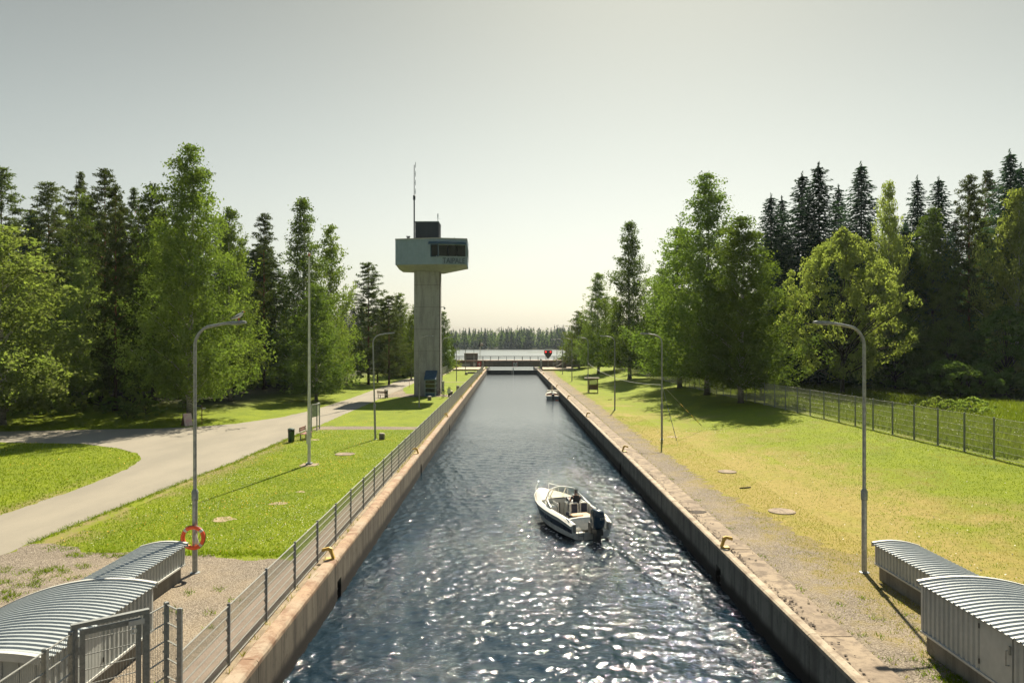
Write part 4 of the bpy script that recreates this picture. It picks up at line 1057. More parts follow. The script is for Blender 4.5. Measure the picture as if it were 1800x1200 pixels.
# letters on the cladding below the windows
P = on_front(798); d = (C-B).normalized(); 
tx = text('TAIPALE', .98, M['lettering'], t, Vector((P.x, P.y-.16, CAM_H+(600-458.6)*94.4/F))-t.location, (R(90),0,math.atan2(d.y,d.x)), 'lettering', .03, .80)
# entrance porch
ex0, ex1, ez = (746.5-894)*95.3/F, (765.5-894)*95.3/F, 2.15
po = MB()
for x in (ex0, ex1-.08): po.box(x,x+.08,95.35,95.43,0,ez)
for x in (ex0, ex1-.08): po.box(x,x+.08,97.1,97.18,0,ez)
for z in (.48,1.05,1.6,ez-.08): 
    po.box(ex0+.081,ex1-.081,95.352,95.428,z,z+.07); po.box(ex1-.079,ex1-.002,95.431,97.1,z,z+.07); po.box(ex0+.002,ex0+.079,95.431,97.1,z,z+.07)
pw = po.build('porch_frame', M['palefr'], t, world=True)
gb = MB(); gb.quad((ex0+.08,95.39,.55),(ex1-.08,95.39,.55),(ex1-.08,95.39,ez-.08),(ex0+.08,95.39,ez-.08)); gb.quad((ex1-.04,95.4,.55),(ex1-.04,97.1,.55),(ex1-.04,97.1,ez-.08),(ex1-.04,95.4,ez-.08)); gb.build('pane', M['glass'], pw, world=True)
MB().box(ex0+.082,ex1-.082,95.37,95.41,0,.478).box(ex1-.06,ex1-.02,95.432,97.1,0,.478).build('porch_panel', M['blue'], t, world=True)
MB().extrude([(ex0-.08,95.15,ez+.0),(ex0-.08,95.15,ez+.1),(ex0-.08,97.18,ez+1.15),(ex0-.08,97.18,ez+1.0)],(ex1-ex0+.16,0,0)).build('porch_roof', M['blue'], t, world=True)
MB().box(ex0+.15,ex0+.5,96.9,97.0,.4,1.9).build('notice', M['cream'], t, world=True)
# wall camera on the shaft
MB().beam((TX1,97.6,12.2-.6),(TX1+.65,97.6,11.7),.06).lathe([(.02,-.2),(.12,-.1),(.12,.1),(.04,.16)],8,(TX1+.65,97.6,11.5)).build('wall_camera', M['lamp_metal'], t, world=True)
# ================================================================== BOATS
def outboard(r, m, s=1.0, mark=None):
    P = lambda x, y, z: (x*s, y*s, z*s)
    o = MB(); secs = []
    for z, w, y0, y1 in ((.50,.15,-.30,-.62),(.58,.20,-.22,-.74),(.75,.215,-.20,-.80),(.98,.205,-.20,-.82),(1.12,.185,-.22,-.80),(1.20,.13,-.27,-.72),(1.215,.03,-.4,-.6)):
        ym = (y0+y1)/2; hy = (y0-y1)/2
        secs.append([P(w*math.copysign(abs(math.cos(t))**.55, math.cos(t)), ym+hy*math.copysign(abs(math.sin(t))**.55, math.sin(t)), z) for t in np.linspace(0, 2*math.pi, 17)])
    o.grid(secs); cw = o.build('outboard_cowl', m, r, True)
    MB().box(*[q*s for q in (-.09,.09,-.62,-.32,-.35,.5)]).box(*[q*s for q in (-.13,.13,-.72,-.28,.30,.5)]).box(*[q*s for q in (-.14,.14,-.66,-.24,-.06,-.02)]).build('outboard_leg', M['black'], r)
    MB().box(*[q*s for q in (-.15,.15,-.30,-.04,.28,.66)]).build('engine_bracket', M['black'], r)
    MB().torus(P(0,-.5,1.12), .17*s, .02*s, 'z', n=16, k=6).build('cowl_rim', M['black'], cw)
    if mark: text(mark, .12*s, M['sign_white'], cw, P(0.03,-.826,.93), (R(90),0,0), 'lettering', .002)
def motorboat(loc, rz, lab, person=True):
    r = empty('motorboat', loc, rz, lab, 'boat'); L = 5.9
    S = np.array([0,.06,.15,.28,.42,.55,.68,.79,.88,.95,1.0]); BS = np.array([.93,1.0,1.08,1.14,1.16,1.12,.99,.78,.52,.27,.03])
    SZ = np.array([.60,.68,.77,.80,.83,.87,.92,.97,1.01,1.04,1.06]); CZ = np.array([.10,.10,.10,.11,.13,.17,.24,.34,.47,.62,.82])
    CB = BS*np.array([.90,.90,.90,.90,.88,.85,.78,.68,.55,.42,.3]); KZ = np.array([-.32,-.32,-.32,-.32,-.31,-.29,-.24,-.12,.10,.40,.80])
    f = lambda A, s: float(np.interp(s, S, A))
    ss = np.linspace(0, 1, 34); yy = lambda s: s*L
    def side_strip(a, b, nm, m, off=0.0):
        bq = MB()
        for sg in (-1, 1):
            rows = []
            for s in ss:
                row = []
                for q in np.linspace(a, b, 4):
                    x = f(CB, s)+(f(BS, s)-f(CB, s))*(q**.8); z = f(CZ, s)+(f(SZ, s)-f(CZ, s))*q; row.append((sg*(x+off), yy(s), z))
                rows.append(row)
            bq.grid(rows if sg < 0 else [w[::-1] for w in rows])
        return bq.build(nm, m, r, True)
    bot = MB()
    for sg in (-1, 1):
        rows = [[(0, yy(s), f(KZ, s)), (sg*f(CB, s)*.55, yy(s), f(KZ, s)*.45+f(CZ, s)*.5), (sg*f(CB, s), yy(s), f(CZ, s))] for s in ss]
        bot.grid(rows if sg < 0 else [w[::-1] for w in rows])
    bot.grid([[(-f(CB,0),0,f(CZ,0)),(0,0,f(KZ,0)),(f(CB,0),0,f(CZ,0))],[(-f(CB,0),0,.30),(0,0,.30),(f(CB,0),0,.30)]])
    bot.build('hull', M['white'], r, True)
    side_strip(0, .36, 'hull_side', M['white']); side_strip(.36, .74, 'stripe', M['navy'], .006); side_strip(.74, 1.0, 'hull_side', M['white'])
    rr = MB()
    for sg in (-1, 1): rr.tube([(sg*(f(BS,s)+.01), yy(s), f(SZ,s)-.01) for s in ss], .03, 8)
    rr.build('rubbing_strake', M['white'], r, True)
    th = MB()
    for sg in (-1, 1): th.tube([(sg*(f(BS,s)+.035), yy(s), f(SZ,s)-.035) for s in ss], .010, 5)
    th.build('strake_line', M['navy'], r)
    # side decks and coaming
    y_c0, y_c1 = .62, 3.45
    inn = lambda s: max(.02, f(BS,s)-.20)
    dk = MB()
    for sg in (-1, 1):
        rows = []
        for s in np.linspace(0, y_c1/L, 18): rows.append([(sg*f(BS,s),yy(s),f(SZ,s)),(sg*(f(BS,s)-.07),yy(s),f(SZ,s)+.07),(sg*inn(s),yy(s),f(SZ,s)+.085),(sg*(inn(s)-.02),yy(s),f(SZ,s)+.03),(sg*(inn(s)-.04),yy(s),.16)])
        dk.grid(rows[::-1] if sg < 0 else rows[::-1] and [w[::-1] for w in rows[::-1]])
    dk.build('side_deck', M['white'], r, True)
    fd = MB(); rows = []
    for s in np.linspace(y_c1/L, 1, 16):
        b_ = f(BS,s); cr = .20*min(1, b_/.8)*(1-.4*max(0,(s-.7)/.3)); rows.append([(x*b_, yy(s), f(SZ,s)+cr*(1-abs(x)**2.6)) for x in np.linspace(-1,1,13)])
    fd.grid(rows).build('foredeck', M['cream'], r, True)
    MB().box(-inn(.5)+.03,inn(.5)-.03,.62,y_c1,.10,.16).build('cockpit_floor', M['cream'], r)
    ht = MB(); ht.cbox(-.26,.26,4.25,4.75,1.05,1.115,.03); ht.build('deck_hatch', M['white'], r)
    # cockpit front bulkhead with dark doorway
    s1 = y_c1/L; w1 = inn(s1)
    MB().box(-w1,-.38,y_c1-.05,y_c1,.16,f(SZ,s1)+.15).box(.02,w1,y_c1-.05,y_c1,.16,f(SZ,s1)+.15).box(-.379,.019,y_c1-.05,y_c1,.85,f(SZ,s1)+.15).build('bulkhead', M['white'], r)
    MB().box(-.375,.015,y_c1+.0,y_c1+.03,.16,.85).build('cabin_doorway', M['black'], r)
    MB().box(-.40,-.365,2.65,y_c1-.06,.2,.98).box(-.40,.03,y_c1-.09,y_c1-.055,.86,.99).build('door_frame', M['white'], r)
    # consoles
    MB().cbox(-.93,-.42,2.75,y_c1-.06,.16,.86,.06).build('galley_unit', M['white'], r)
    MB().cbox(.18,.93,3.0,y_c1-.06,.16,.96,.08).build('helm_console', M['white'], r)
    MB().torus((.52,2.93,.98), .17, .018, 'y', n=20, k=6).build('steering_wheel', M['black'], r)
    MB().extrude([(.3,2.96,.965),(.3,3.35,.965),(.3,3.36,1.12)],(.5,0,0)).build('dashboard', M['seatblue'], r)
    # seats
    for x in (.20, .68):
        sn = MB().cbox(x-.19,x+.19,2.28,2.72,.42,.58,.04).build('seat', M['seatblue'], r)
        MB().box(x-.07,x+.07,2.42,2.58,.161,.42).build('pedestal', M['chrome'], sn)
        MB().cbox(x-.15,x+.15,2.22,2.30,.58,1.02,.03).build('seat_back', M['seatblue'], sn)
        MB().cbox(x-.20,x-.152,2.20,2.34,.5,1.04,.02).cbox(x+.152,x+.20,2.20,2.34,.5,1.04,.02).cbox(x-.15,x+.15,2.20,2.33,1.021,1.07,.01).build('seat_trim', M['white'], sn)
    MB().cbox(-.90,-.48,1.75,2.3,.16,.50,.05).cbox(-.92,-.82,1.70,2.35,.501,.82,.04).build('side_seat', M['navy'], r)
    MB().cbox(-.88,.88,.72,1.12,.16,.48,.05).build('stern_bench', M['cream'], r)
    MB().cbox(.62,.86,1.3,1.7,.16,.62,.05).build('navy_bag', M['navy'], r)
    MB().cbox(-.52,-.22,.98,1.22,.48,.62,.04).build('dark_bag', M['black'], r)
    tb = MB().cbox(-.12,.62,1.12,1.82,.66,.70,.01).cbox(-.30,.20,1.22,1.55,.702,.74,.01).build('table', M['tan'], r); MB().tube([(.22,1.45,.16),(.22,1.45,.66)],.035).build('table_leg', M['chrome'], tb)
    # transom bulkhead, platforms, motor well
    tr = MB(); rows = []
    for x in np.linspace(-.97,.97,15): 
        e = .78-.04*(x/.97)**2; yb_ = .58-.14*abs(x/.97)**3
        rows.append([(x,yb_-.10,.28),(x,yb_-.04,e-.06),(x,yb_+.02,e+.02),(x,yb_+.14,e+.02),(x,yb_+.15,.16)])
    tr.grid(rows).build('transom_bulkhead', M['white'], r, True)
    MB().cbox(-.90,-.26,.0,.50,.20,.30,.03).cbox(.26,.90,.0,.50,.20,.30,.03).build('swim_platform', M['white'], r)
    MB().cbox(-.80,-.36,.30,.52,.31,.46,.03).cbox(.36,.80,.30,.52,.31,.46,.03).build('platform_step', M['white'], r)
    for sg in (-1,1): MB().extrude([(sg*.83,0,.25),(sg*.84,.6,.25),(sg*.86,.6,.84),(sg*.85,.35,.80),(sg*.83,.05,.62)],(sg*.05,0,0)).build('stern_quarter', M['white'], r)
    MB().box(-.24,.24,.0,.30,.0,.22).build('motor_well', M['white'], r)
    ld = MB()
    for x in (-.62,-.40): ld.tube([(x,.06,.34),(x,-.06,.36),(x,-.09,.30),(x,-.10,-.30)],.014,6)
    for z in (-.2,0,.2): ld.tube([(-.62,-.1,z),(-.40,-.1,z)],.013,6)
    ld.build('swim_ladder', M['chrome'], r)
    cl = MB()
    for x in (-.62,.62,): cl.box(x-.02,x+.02,.40,.44,.60,.68)
    cl.build('transom_fitting', M['black'], r)
    outboard(r, M['engine'], 1.15, '225')
    # windscreen: raked wrap-around frame with glass panes
    def ws(t, hi):
        # t -1..1 around the screen, plan curve from aft port round the front to aft starboard
        a = t*R(86); x = .97*math.sin(a); y = 1.75+2.15*(max(0,math.cos(a))**.62)
        top = .50*(1-.9*max(0,abs(t)-.5)/.5) if hi else 0
        s_ = min(1, y/L); zb = f(SZ,s_)+.085 + (.10*(1-abs(t)))
        return Vector((x*(1-.10*(top/.5)), y-.50*top/.5*max(.2,math.cos(a)), zb+top))
    T = np.linspace(-1,1,25)
    MB().tube([ws(t,1) for t in T], .030, 6, True).tube([ws(t,0) for t in T], .018, 6, True).build('windscreen_frame', M['sheet_trim'], r, True)
    pl_ = MB()
    for t in (-1,-.6,-.22,.22,.6,1): pl_.beam(ws(t,0),ws(t,1),.03)
    pl_.beam(ws(-.22,1)+Vector((0,0,.0)), ws(-.22,0)+Vector((0,.5,.0)), .02); pl_.build('windscreen_pillar', M['chrome'], r)
    for a_, b_ in ((-1,-.6),(-.6,-.22),(-.22,.22),(.22,.6),(.6,1)):
        t5 = np.linspace(a_,b_,6); MB().grid([[ws(t,0) for t in t5],[ws(t,1) for t in t5]]).build('pane', M['screen_glass'], r, True)
    # bow rails
    for sg in (-1,1):
        b_ = MB(); b_.tube([(sg*(f(BS,s)-.05),yy(s),f(SZ,s)+.33-.33*max(0,(.74-s)/.10 if s<.74 else 0)) for s in np.linspace(.64,.93,12)],.014,6)
        for s in (.74,.84,.93): b_.tube([(sg*(f(BS,s)-.05),yy(s),f(SZ,s)+.02),(sg*(f(BS,s)-.05),yy(s),f(SZ,s)+.33)],.012,6)
        b_.build('bow_rail', M['chrome'], r)
    return r
bo = Vector((3.50,31.25,WATER_Z))
motorboat(bo, R(19), 'white open motorboat with navy stripe and outboard, under way in mid-canal')

# ------------------------------------------------------------------ person steering the boat (seen from behind)
def skin_mesh(name, J, E, m, parent, levels=2):
    me = bpy.data.meshes.new(name); keys = list(J); idx = {k: i for i, k in enumerate(keys)}
    me.from_pydata([J[k][0] for k in keys], [(idx[a], idx[b]) for a, b in E], []); me.update()
    o = add_mesh(name, me, m, parent)
    md = o.modifiers.new('skin', 'SKIN'); md.use_smooth_shade = True; md.branch_smoothing = 0.4
    for i, k in enumerate(keys):
        rr = J[k][1]; rr = rr if isinstance(rr, tuple) else (rr, rr)
        me.skin_vertices[0].data[i].radius = rr; me.skin_vertices[0].data[i].use_root = (i == 0)
    s = o.modifiers.new('sub', 'SUBSURF'); s.levels = levels; s.render_levels = levels
    return o
def seated_person():
    rot = Matrix.Rotation(R(19), 4, 'Z')
    base = bo + rot @ Vector((.44, 2.56, .80))
    r = empty('person', base, R(19), 'person in black short-sleeved shirt seated at the helm, seen from behind', 'person')
    J = {'pelvis': ((0,0,.04), (.15,.11)), 'belly': ((0,-.01,.20), (.135,.095)), 'chest': ((0,-.015,.38), (.165,.11)), 'upper': ((0,-.01,.48), (.13,.09)), 'neck': ((0,.005,.555), .052),
         'jaw': ((0,.03,.62), (.062,.07)), 'skull': ((0,.015,.70), (.076,.09)), 'crownh': ((0,.005,.755), (.06,.07))}
    E = [('pelvis','belly'),('belly','chest'),('chest','upper'),('upper','neck'),('neck','jaw'),('jaw','skull'),('skull','crownh')]
    for s, n in ((-1,'l'),(1,'r')):
        J.update({'sh'+n: ((s*.17,-.01,.47), .062), 'el'+n: ((s*.25,.12,.26), .042), 'wr'+n: ((s*.15,.34,.34), .028), 'ha'+n: ((s*.13,.40,.36), (.036,.020)),
                  'hip'+n: ((s*.09,.03,.02), .088), 'kn'+n: ((s*.13,.44,.03), .062), 'an'+n: ((s*.13,.42,-.34), .042), 'to'+n: ((s*.14,.56,-.40), .036)})
        E += [('upper','sh'+n),('sh'+n,'el'+n),('el'+n,'wr'+n),('wr'+n,'ha'+n),('pelvis','hip'+n),('hip'+n,'kn'+n),('kn'+n,'an'+n),('an'+n,'to'+n)]
        for q, (dx, ln) in enumerate(((-.026,.062),(-.009,.072),(.009,.068),(.026,.054))):
            J['f%s%d' % (n,q)] = ((s*.13+dx,.445,.365), .0095); J['g%s%d' % (n,q)] = ((s*.13+dx,.45+ln*.5,.345), .008); J['h%s%d' % (n,q)] = ((s*.13+dx,.44+ln*.4,.315), .007)
            E += [('ha'+n,'f%s%d' % (n,q)),('f%s%d' % (n,q),'g%s%d' % (n,q)),('g%s%d' % (n,q),'h%s%d' % (n,q))]
        J['t'+n] = ((s*.13-s*.045,.415,.345), .010); J['u'+n] = ((s*.13-s*.05,.45,.33), .008); E += [('ha'+n,'t'+n),('t'+n,'u'+n)]
    skin_mesh('body', J, E, M['skin'], r)
    grow = lambda k, d: (J[k][0], tuple(x+d for x in J[k][1]) if isinstance(J[k][1], tuple) else J[k][1]+d)
    Js = {k: grow(k, .013) for k in ('chest','pelvis','belly','upper','shl','shr')}
    for s, n in ((-1,'l'),(1,'r')): Js['m'+n] = ((s*.215,.06,.355), .066)
    skin_mesh('shirt', Js, [('chest','belly'),('belly','pelvis'),('chest','upper'),('upper','shl'),('upper','shr'),('shl','ml'),('shr','mr')], M['cloth'], r)
    Jt = {k: grow(k, .012) for k in ('pelvis','hipl','hipr','knl','knr','anl','anr')}
    skin_mesh('trousers', Jt, [('pelvis','hipl'),('pelvis','hipr'),('hipl','knl'),('hipr','knr'),('knl','anl'),('knr','anr')], M['seatblue'], r)
    skin_mesh('hair', {'a': ((0,-.025,.70), (.074,.078)), 'b': ((0,-.01,.765), (.068,.076)), 'c': ((0,-.03,.655), (.056,.045)), 'd': ((0,.05,.775),(.05,.04))}, [('a','b'),('a','c'),('b','d')], M['hair'], r)
    fc = MB()
    for s in (-1,1): fc.lathe([(.001,-.006),(.009,-.004),(.009,.004),(.001,.006)], 8, (s*.030,.104,.70))
    fc.build('eyes', M['black'], r); MB().extrude([(-.010,.10,.66),(.010,.10,.66),(0,.125,.665),],(0,0,.03)).build('nose', M['skin'], r)
    MB().box(-.025,.025,.098,.103,.625,.633).build('mouth', M['sign_red'], r)
    for s in (-1,1): MB().lathe([(.004,-.028),(.014,-.02),(.017,.01),(.006,.028)], 8, (s*.083,.01,.685)).build('ear', M['skin'], r)
seated_person()
def wake():
    q = random.Random(9); fv, ff = [], []
    f_ = Vector((-math.sin(R(19)), math.cos(R(19)))); rt = Vector((f_.y, -f_.x))
    for k in range(170):
        u = abs(q.gauss(0, 1))*2.2+.25; arm = q.random(); off = q.gauss(0, .28+.05*u) if arm < .55 else (q.choice((-1,1))*(.9+.30*u)+q.gauss(0,.07))
        if arm >= .55: u = q.uniform(-2.5, 3.5)
        if arm >= .55 and u < 0: off = math.copysign(1.17, off)+q.gauss(0,.04)
        c = Vector((bo.x, bo.y))-f_*u+rt*off; s = q.uniform(.012,.045)*(1 if u < 2 else .6); a = q.uniform(0, 6.28); i = len(fv)
        fv += [(c.x+s*1.8*math.cos(a+t), c.y+s*math.sin(a+t), WATER_Z+.045) for t in (0,1.3,2.6,3.9,5.2)]; ff.append((i,i+1,i+2,i+3,i+4))
    me = raw_mesh('wake_foam', fv, ff); tag(add_mesh('wake_foam', me, M['gullwhite']), kind='stuff')
wake()

# ------------------------------------------------------------------ moored small cabin boat
def small_boat():
    r = empty('moored_boat', (6.25, 104.4, WATER_Z), R(-1.5), 'small blue-grey boat with dark outboard moored along the right quay', 'boat'); L = 5.2
    S = [0,.3,.6,.8,.92,1]; BS = [.88,.95,.88,.62,.34,.03]; SZ = [.62,.68,.78,.88,.95,1.0]
    f = lambda A, s: float(np.interp(s, S, A)); ss = np.linspace(0,1,20)
    h = MB()
    for sg in (-1,1):
        rows = [[(0,s*L,-.2+.9*s**4),(sg*f(BS,s)*.88,s*L,.05+.5*s**3),(sg*f(BS,s),s*L,f(SZ,s))] for s in ss]; h.grid(rows if sg < 0 else [w[::-1] for w in rows])
    h.quad((-.88,0,.62),(-.78,0,0),(.78,0,0),(.88,0,.62)); h.build('hull', M['sheet_trim'], r)
    rl = MB(); 
    for sg in (-1,1): rl.tube([(sg*f(BS,s),s*L,f(SZ,s)) for s in ss],.035,6)
    rl.build('gunwale', M['cream'], r)
    MB().box(-.80,.80,.3,4.0,.12,.2).build('floor', M['cream'], r)
    MB().cbox(-.84,-.3,-.02,.5,.12,.66,.04).cbox(.3,.84,-.02,.5,.12,.66,.04).build('stern_box', M['sheet'], r)
    MB().cbox(-.8,.8,.55,.85,.20,.72,.03).build('stern_bench', M['cream'], r); MB().cbox(-.75,.75,1.5,1.75,.2,.85,.03).build('seat_row', M['redwood'], r)
    fd = MB(); fd.grid([[(x*f(BS,s),s*L,f(SZ,s)+.15*(1-abs(x)**2)) for x in np.linspace(-1,1,9)] for s in np.linspace(.55,1,8)]); fd.build('foredeck', M['white'], r)
    fr = MB(); fr.tube([(-.84,1.7,.72),(-.78,1.9,1.28),(.78,1.9,1.28),(.84,1.7,.72)],.04,6).tube([(-.78,1.9,1.28),(-.7,2.6,1.20),(.7,2.6,1.20),(.78,1.9,1.28)],.035,6); fr.build('windscreen_frame', M['white'], r)
    MB().quad((-.72,2.62,.95),(.72,2.62,.95),(.70,2.5,1.2),(-.70,2.5,1.2)).build('pane', M['screen_glass'], r)
    MB().box(-.78,.78,1.92,2.6,1.27,1.30).build('canopy', M['cream'], r)
    MB().box(-.12,.12,3.2,3.35,1.0,2.0).box(-.3,.3,3.22,3.3,1.5,1.56).build('folded_mast', M['cap'], r)
    outboard(r, M['engine'], .85)
    MB().lathe([(.03,-.25),(.14,-.18),(.14,.18),(.03,.25)],10,(1.02,1.2,.45)).lathe([(.03,-.25),(.14,-.18),(.14,.18),(.03,.25)],10,(1.0,3.0,.5)).build('fender', M['orange'], r)
    MB().cbox(.36,.78,-.14,-.03,.0,.14,.02).build('orange_step', M['orange'], r)
small_boat()

# ================================================================== STREET FURNITURE
def litter_bin(x, y, lab):
    r = empty('litter_bin', (x, y, ground_z(x,y)), 0, lab, 'litter bin', 'dark green litter bins')
    MB().lathe([(.20,0),(.215,.02),(.225,.70),(.235,.72),(.235,.76)], 18).build('bin_body', M['bin'], r, True)
    MB().lathe([(.235,.765),(.25,.78),(.25,.80),(.20,.81)],18).box(-.2,-.15,-.05,.05,.80,.9).box(.15,.2,-.05,.05,.8,.9).build('collar', M['black'], r)
    MB().lathe([(.245,.86),(.255,.88),(.22,.95),(.12,.985),(.02,.99)], 18).build('lid', M['bin'], r, True)
def bench(x, y, rz, lab, m='redwood'):
    r = empty('park_bench', (x, y, ground_z(x,y)), rz, lab, 'bench', 'park benches by the road')
    for i in range(4): MB().cbox(-.75,.75,-.22+i*.12,-.12+i*.12,.42,.455,.008).build('seat_slat', M[m], r)
    for i in range(2): MB().cbox(-.75,.75,.27,.30,.62+i*.15,.74+i*.15,.008).build('back_slat', M[m], r)
    for x_ in (-.6,.6):
        MB().box(x_-.04,x_+.04,-.2,-.14,0,.42).build('leg', M['cap'], r); MB().box(x_-.04,x_+.04,.2,.26,0,.42).box(x_-.02,x_+.02,.245,.27,.42,.92).build('leg', M['cap'], r)
litter_bin(-15.35, 52.3, 'dark green litter bin beside the road bench, nearer the viewer'); bench(-14.75, 54.0, R(-92)+math.pi, 'red-brown slatted bench beyond the nearer green bin at the roadside')
litter_bin(-15.6, 94.3, 'dark green litter bin behind the shaded bench near the tower'); bench(-15.75, 92.9, R(150), 'dark bench at the edge of the tower shadow', 'brownboard')
# notice frame: three posts, two map boards
r = empty('notice_board', (-15.3, 58.9, 0), 0, 'three-post notice board with two faded green map panels by the road', 'notice board')
P3 = [Vector((-15.42,57.9,0)),Vector((-15.25,58.9,0)),Vector((-15.35,60.1,0))]
for p in P3: MB().box(p.x-.04,p.x+.04,p.y-.04,p.y+.04,0,2.08).build('post', M['lamp_metal'], r, world=True)
for a_, b_ in ((P3[0],P3[1]),(P3[1],P3[2])):
    MB().beam((a_.x,a_.y+.045,2.12),(b_.x,b_.y-.0,2.12),.07).build('top_rail', M['lamp_metal'], r, world=True)
    d = (b_-a_).normalized(); n_ = Vector((-d.y,d.x,0)); a2, b2 = a_+d*.06, b_-d*.06
    bd = MB().extrude([(a2.x,a2.y,1.15),(b2.x,b2.y,1.15),(b2.x,b2.y,2.06),(a2.x,a2.y,2.06)], n_*.03).build('map_panel', M['sign_green'], r, world=True)
# low stone bollards and concrete blocks
def bollard(x, y, rad, h, lab, capm='cap'):
    r = empty('bollard', (x,y,0), 0, lab, 'bollard', 'squat concrete bollards on the left lawn')
    MB().lathe([(rad*.95,-.1),(rad,.05),(rad*.93,h*.78)], 14).build('drum', M['stone'], r, True)
    MB().lathe([(rad*1.06,h*.78),(rad*1.08,h*.84),(rad*.9,h*.97),(rad*.3,h*1.03)], 14).build('cap', M[capm], r, True)
bollard(-9.2, 53.75, .21, .46, 'squat concrete bollard beside the leaning street lamp'); bollard(-9.55, 89.4, .24, .5, 'squat concrete bollard in front of the tower porch')
bollard(-7.3, 106.5, .24, .75, 'taller concrete bollard behind the parked scooter'); bollard(-9.0, 157.3, .3, .55, 'small concrete bollard at the foot of the sixth left lamp')
for x, y, w, hh, lab in ((-8.15,163.5,.85,.42,'long low concrete block on the lawn near the lock platform'),):
    q = MB().cbox(-w,w,-.4,.4,-.1,hh,.05).build('concrete_block', M['cap']); q.location = (x,y,0); tag(q, lab, 'concrete block')
# narrow sign by the quay fence near the tower
r = empty('info_sign', (-8.2, 92.5, 0), R(62), 'narrow two-post white and blue sign between scooter and quay fence', 'sign')
for x in (-.2,.2): MB().box(x-.035,x+.035,-.035,.035,0,2.1).build('post', M['bin'], r)
MB().box(-.16,.16,-.02,.02,1.15,2.05).build('sign_face', M['sign_white'], r); MB().box(-.16,.16,-.024,.024,.92,1.12).build('blue_panel', M['blue'], r)
MB().cbox(-.26,.26,-.06,.06,2.105,2.17,.02).build('top_rail', M['sheet_trim'], r)
# scooter
r = empty('scooter', (-7.5, 95.0, 0), R(-12), 'parked scooter with pale fairing and dark wheels by the quay fence', 'scooter')
for y in (-.55,.55): MB().torus((0,y,.26),.20,.065,'x',n=20,k=8).build('wheel', M['rubber'], r, True)
MB().extrude([(-.14,-.42,.3),(-.14,-.60,.62),(-.14,-.52,.98),(-.14,-.38,1.0),(-.14,-.34,.4),(-.14,.1,.3),(-.14,.15,.55),(-.14,.7,.62),(-.14,.7,.42),(-.14,.2,.2),(-.14,-.3,.2)],(.28,0,0)).build('frame', M['black'], r)
MB().extrude([(-.22,-.62,.58),(-.2,-.56,1.0),(.2,-.56,1.0),(.22,-.62,.58),(0,-.66,.46)],(0,.1,0)).build('fairing', M['white'], r)
MB().cbox(-.15,.15,.08,.78,.63,.76,.05).build('seat', M['cream'], r); MB().extrude([(-.2,-.5,.98),(.2,-.5,.98),(.14,-.42,1.3),(-.14,-.42,1.3)],(0,.015,0)).build('windshield', M['screen_glass'], r)
MB().tube([(-.36,-.36,1.02),(-.1,-.42,1.0),(.1,-.42,1.0),(.36,-.36,1.02)],.02,6).build('handlebar', M['black'], r)
MB().lathe([(.02,-.05),(.08,-.03),(.08,.03),(.02,.05)],10,(0,-.6,.86)).build('headlight', M['chrome'], r)
# bicycle leaning on the tower corner
r = empty('bicycle', (-8.75, 96.6, 0), R(-25), 'red-brown bicycle leaning against the tower corner', 'bicycle')
for x in (-.52,.52): 
    w = MB().torus((x,0,.34),.315,.02,'y',n=28,k=6).build('wheel', M['rubber'], r)
    sp = MB()
    for q in range(8): a = q*math.pi/8; sp.tube([(x+.3*math.cos(a),0,.34+.3*math.sin(a)),(x-.3*math.cos(a),0,.34-.3*math.sin(a))],.003,3)
    sp.build('spokes', M['chrome'], w)
b = MB()
for a_, b_ in (((-.52,.34),(-.18,.72)),((-.52,.34),(-.06,.32)),((-.06,.32),(-.2,.8)),((-.06,.32),(.38,.72)),((-.18,.72),(.36,.78)),((.36,.9),(.52,.34))): b.tube([(a_[0],0,a_[1]),(b_[0],0,b_[1])],.018,6)
b.build('frame', M['redwood'], r); MB().cbox(-.34,-.1,-.07,.07,.86,.92,.02).box(-.22,-.19,-.012,.012,.8,.86).build('saddle', M['black'], r)
MB().tube([(.28,-.26,.98),(.36,0,.96),(.28,.26,.98)],.014,6).box(.345,.375,-.012,.012,.88,.96).build('handlebar', M['chrome'], r)
# snow marker stake, small dark stump
q = MB().tube([(0,0,0),(0,0,1.1)],.03,6).build('snow_stake', M['sign_red']); q.location = (at(719.5,681).x, at(719.5,681).y, 0); tag(q, 'thin red marker stake at the road edge left of the tower', 'stake')
p = at(601.5,683); q = MB().lathe([(.22,-.1),(.2,.2),(.14,.26)],10).build('tree_stump', M['bark_dark']); q.location = (p.x, p.y, ground_z(p.x,p.y)); tag(q, 'small dark stump in the lawn across the road', 'stump')
# sandwich board and finger post under the birch
p = at(327,748); r = empty('sandwich_board', (p.x+.1,p.y+.1,0), R(52), 'pinkish A-frame sandwich board at the foot of the white birch', 'sandwich board')
fm = simple('faded_pink_poster',(0.62,.36,.38),(0.68,.58,.46),.6,0,3,4,.02)
MB().extrude([(-.35,-.32,0),(.35,-.32,0),(.35,-.02,1.05),(-.35,-.02,1.05)],(0,.03,0)).build('poster_panel', fm, r); MB().extrude([(-.35,.32,0),(.35,.32,0),(.35,.0,1.05),(-.35,.0,1.05)],(0,.03,0)).build('back_panel', M['brownboard'], r)
p = at(352.5,746); r = empty('finger_post', (p.x,p.y+.4,0), 0, 'dark finger post with small blue and white arms by the road fork', 'signpost')
MB().tube([(0,0,0),(0,0,1.65)],.04,8).build('post', M['brownboard'], r)
MB().extrude([(-.04,-.03,1.5),(-.04,-.03,1.66),(-.5,-.03,1.66),(-.6,-.03,1.58),(-.5,-.03,1.5)],(0,.025,0)).build('arm', M['navy'], r)
MB().extrude([(.04,.0,1.30),(.04,.0,1.42),(.27,.0,1.44),(.34,.0,1.38),(.27,.0,1.32)],(0,.025,0)).build('arm', M['sign_white'], r)
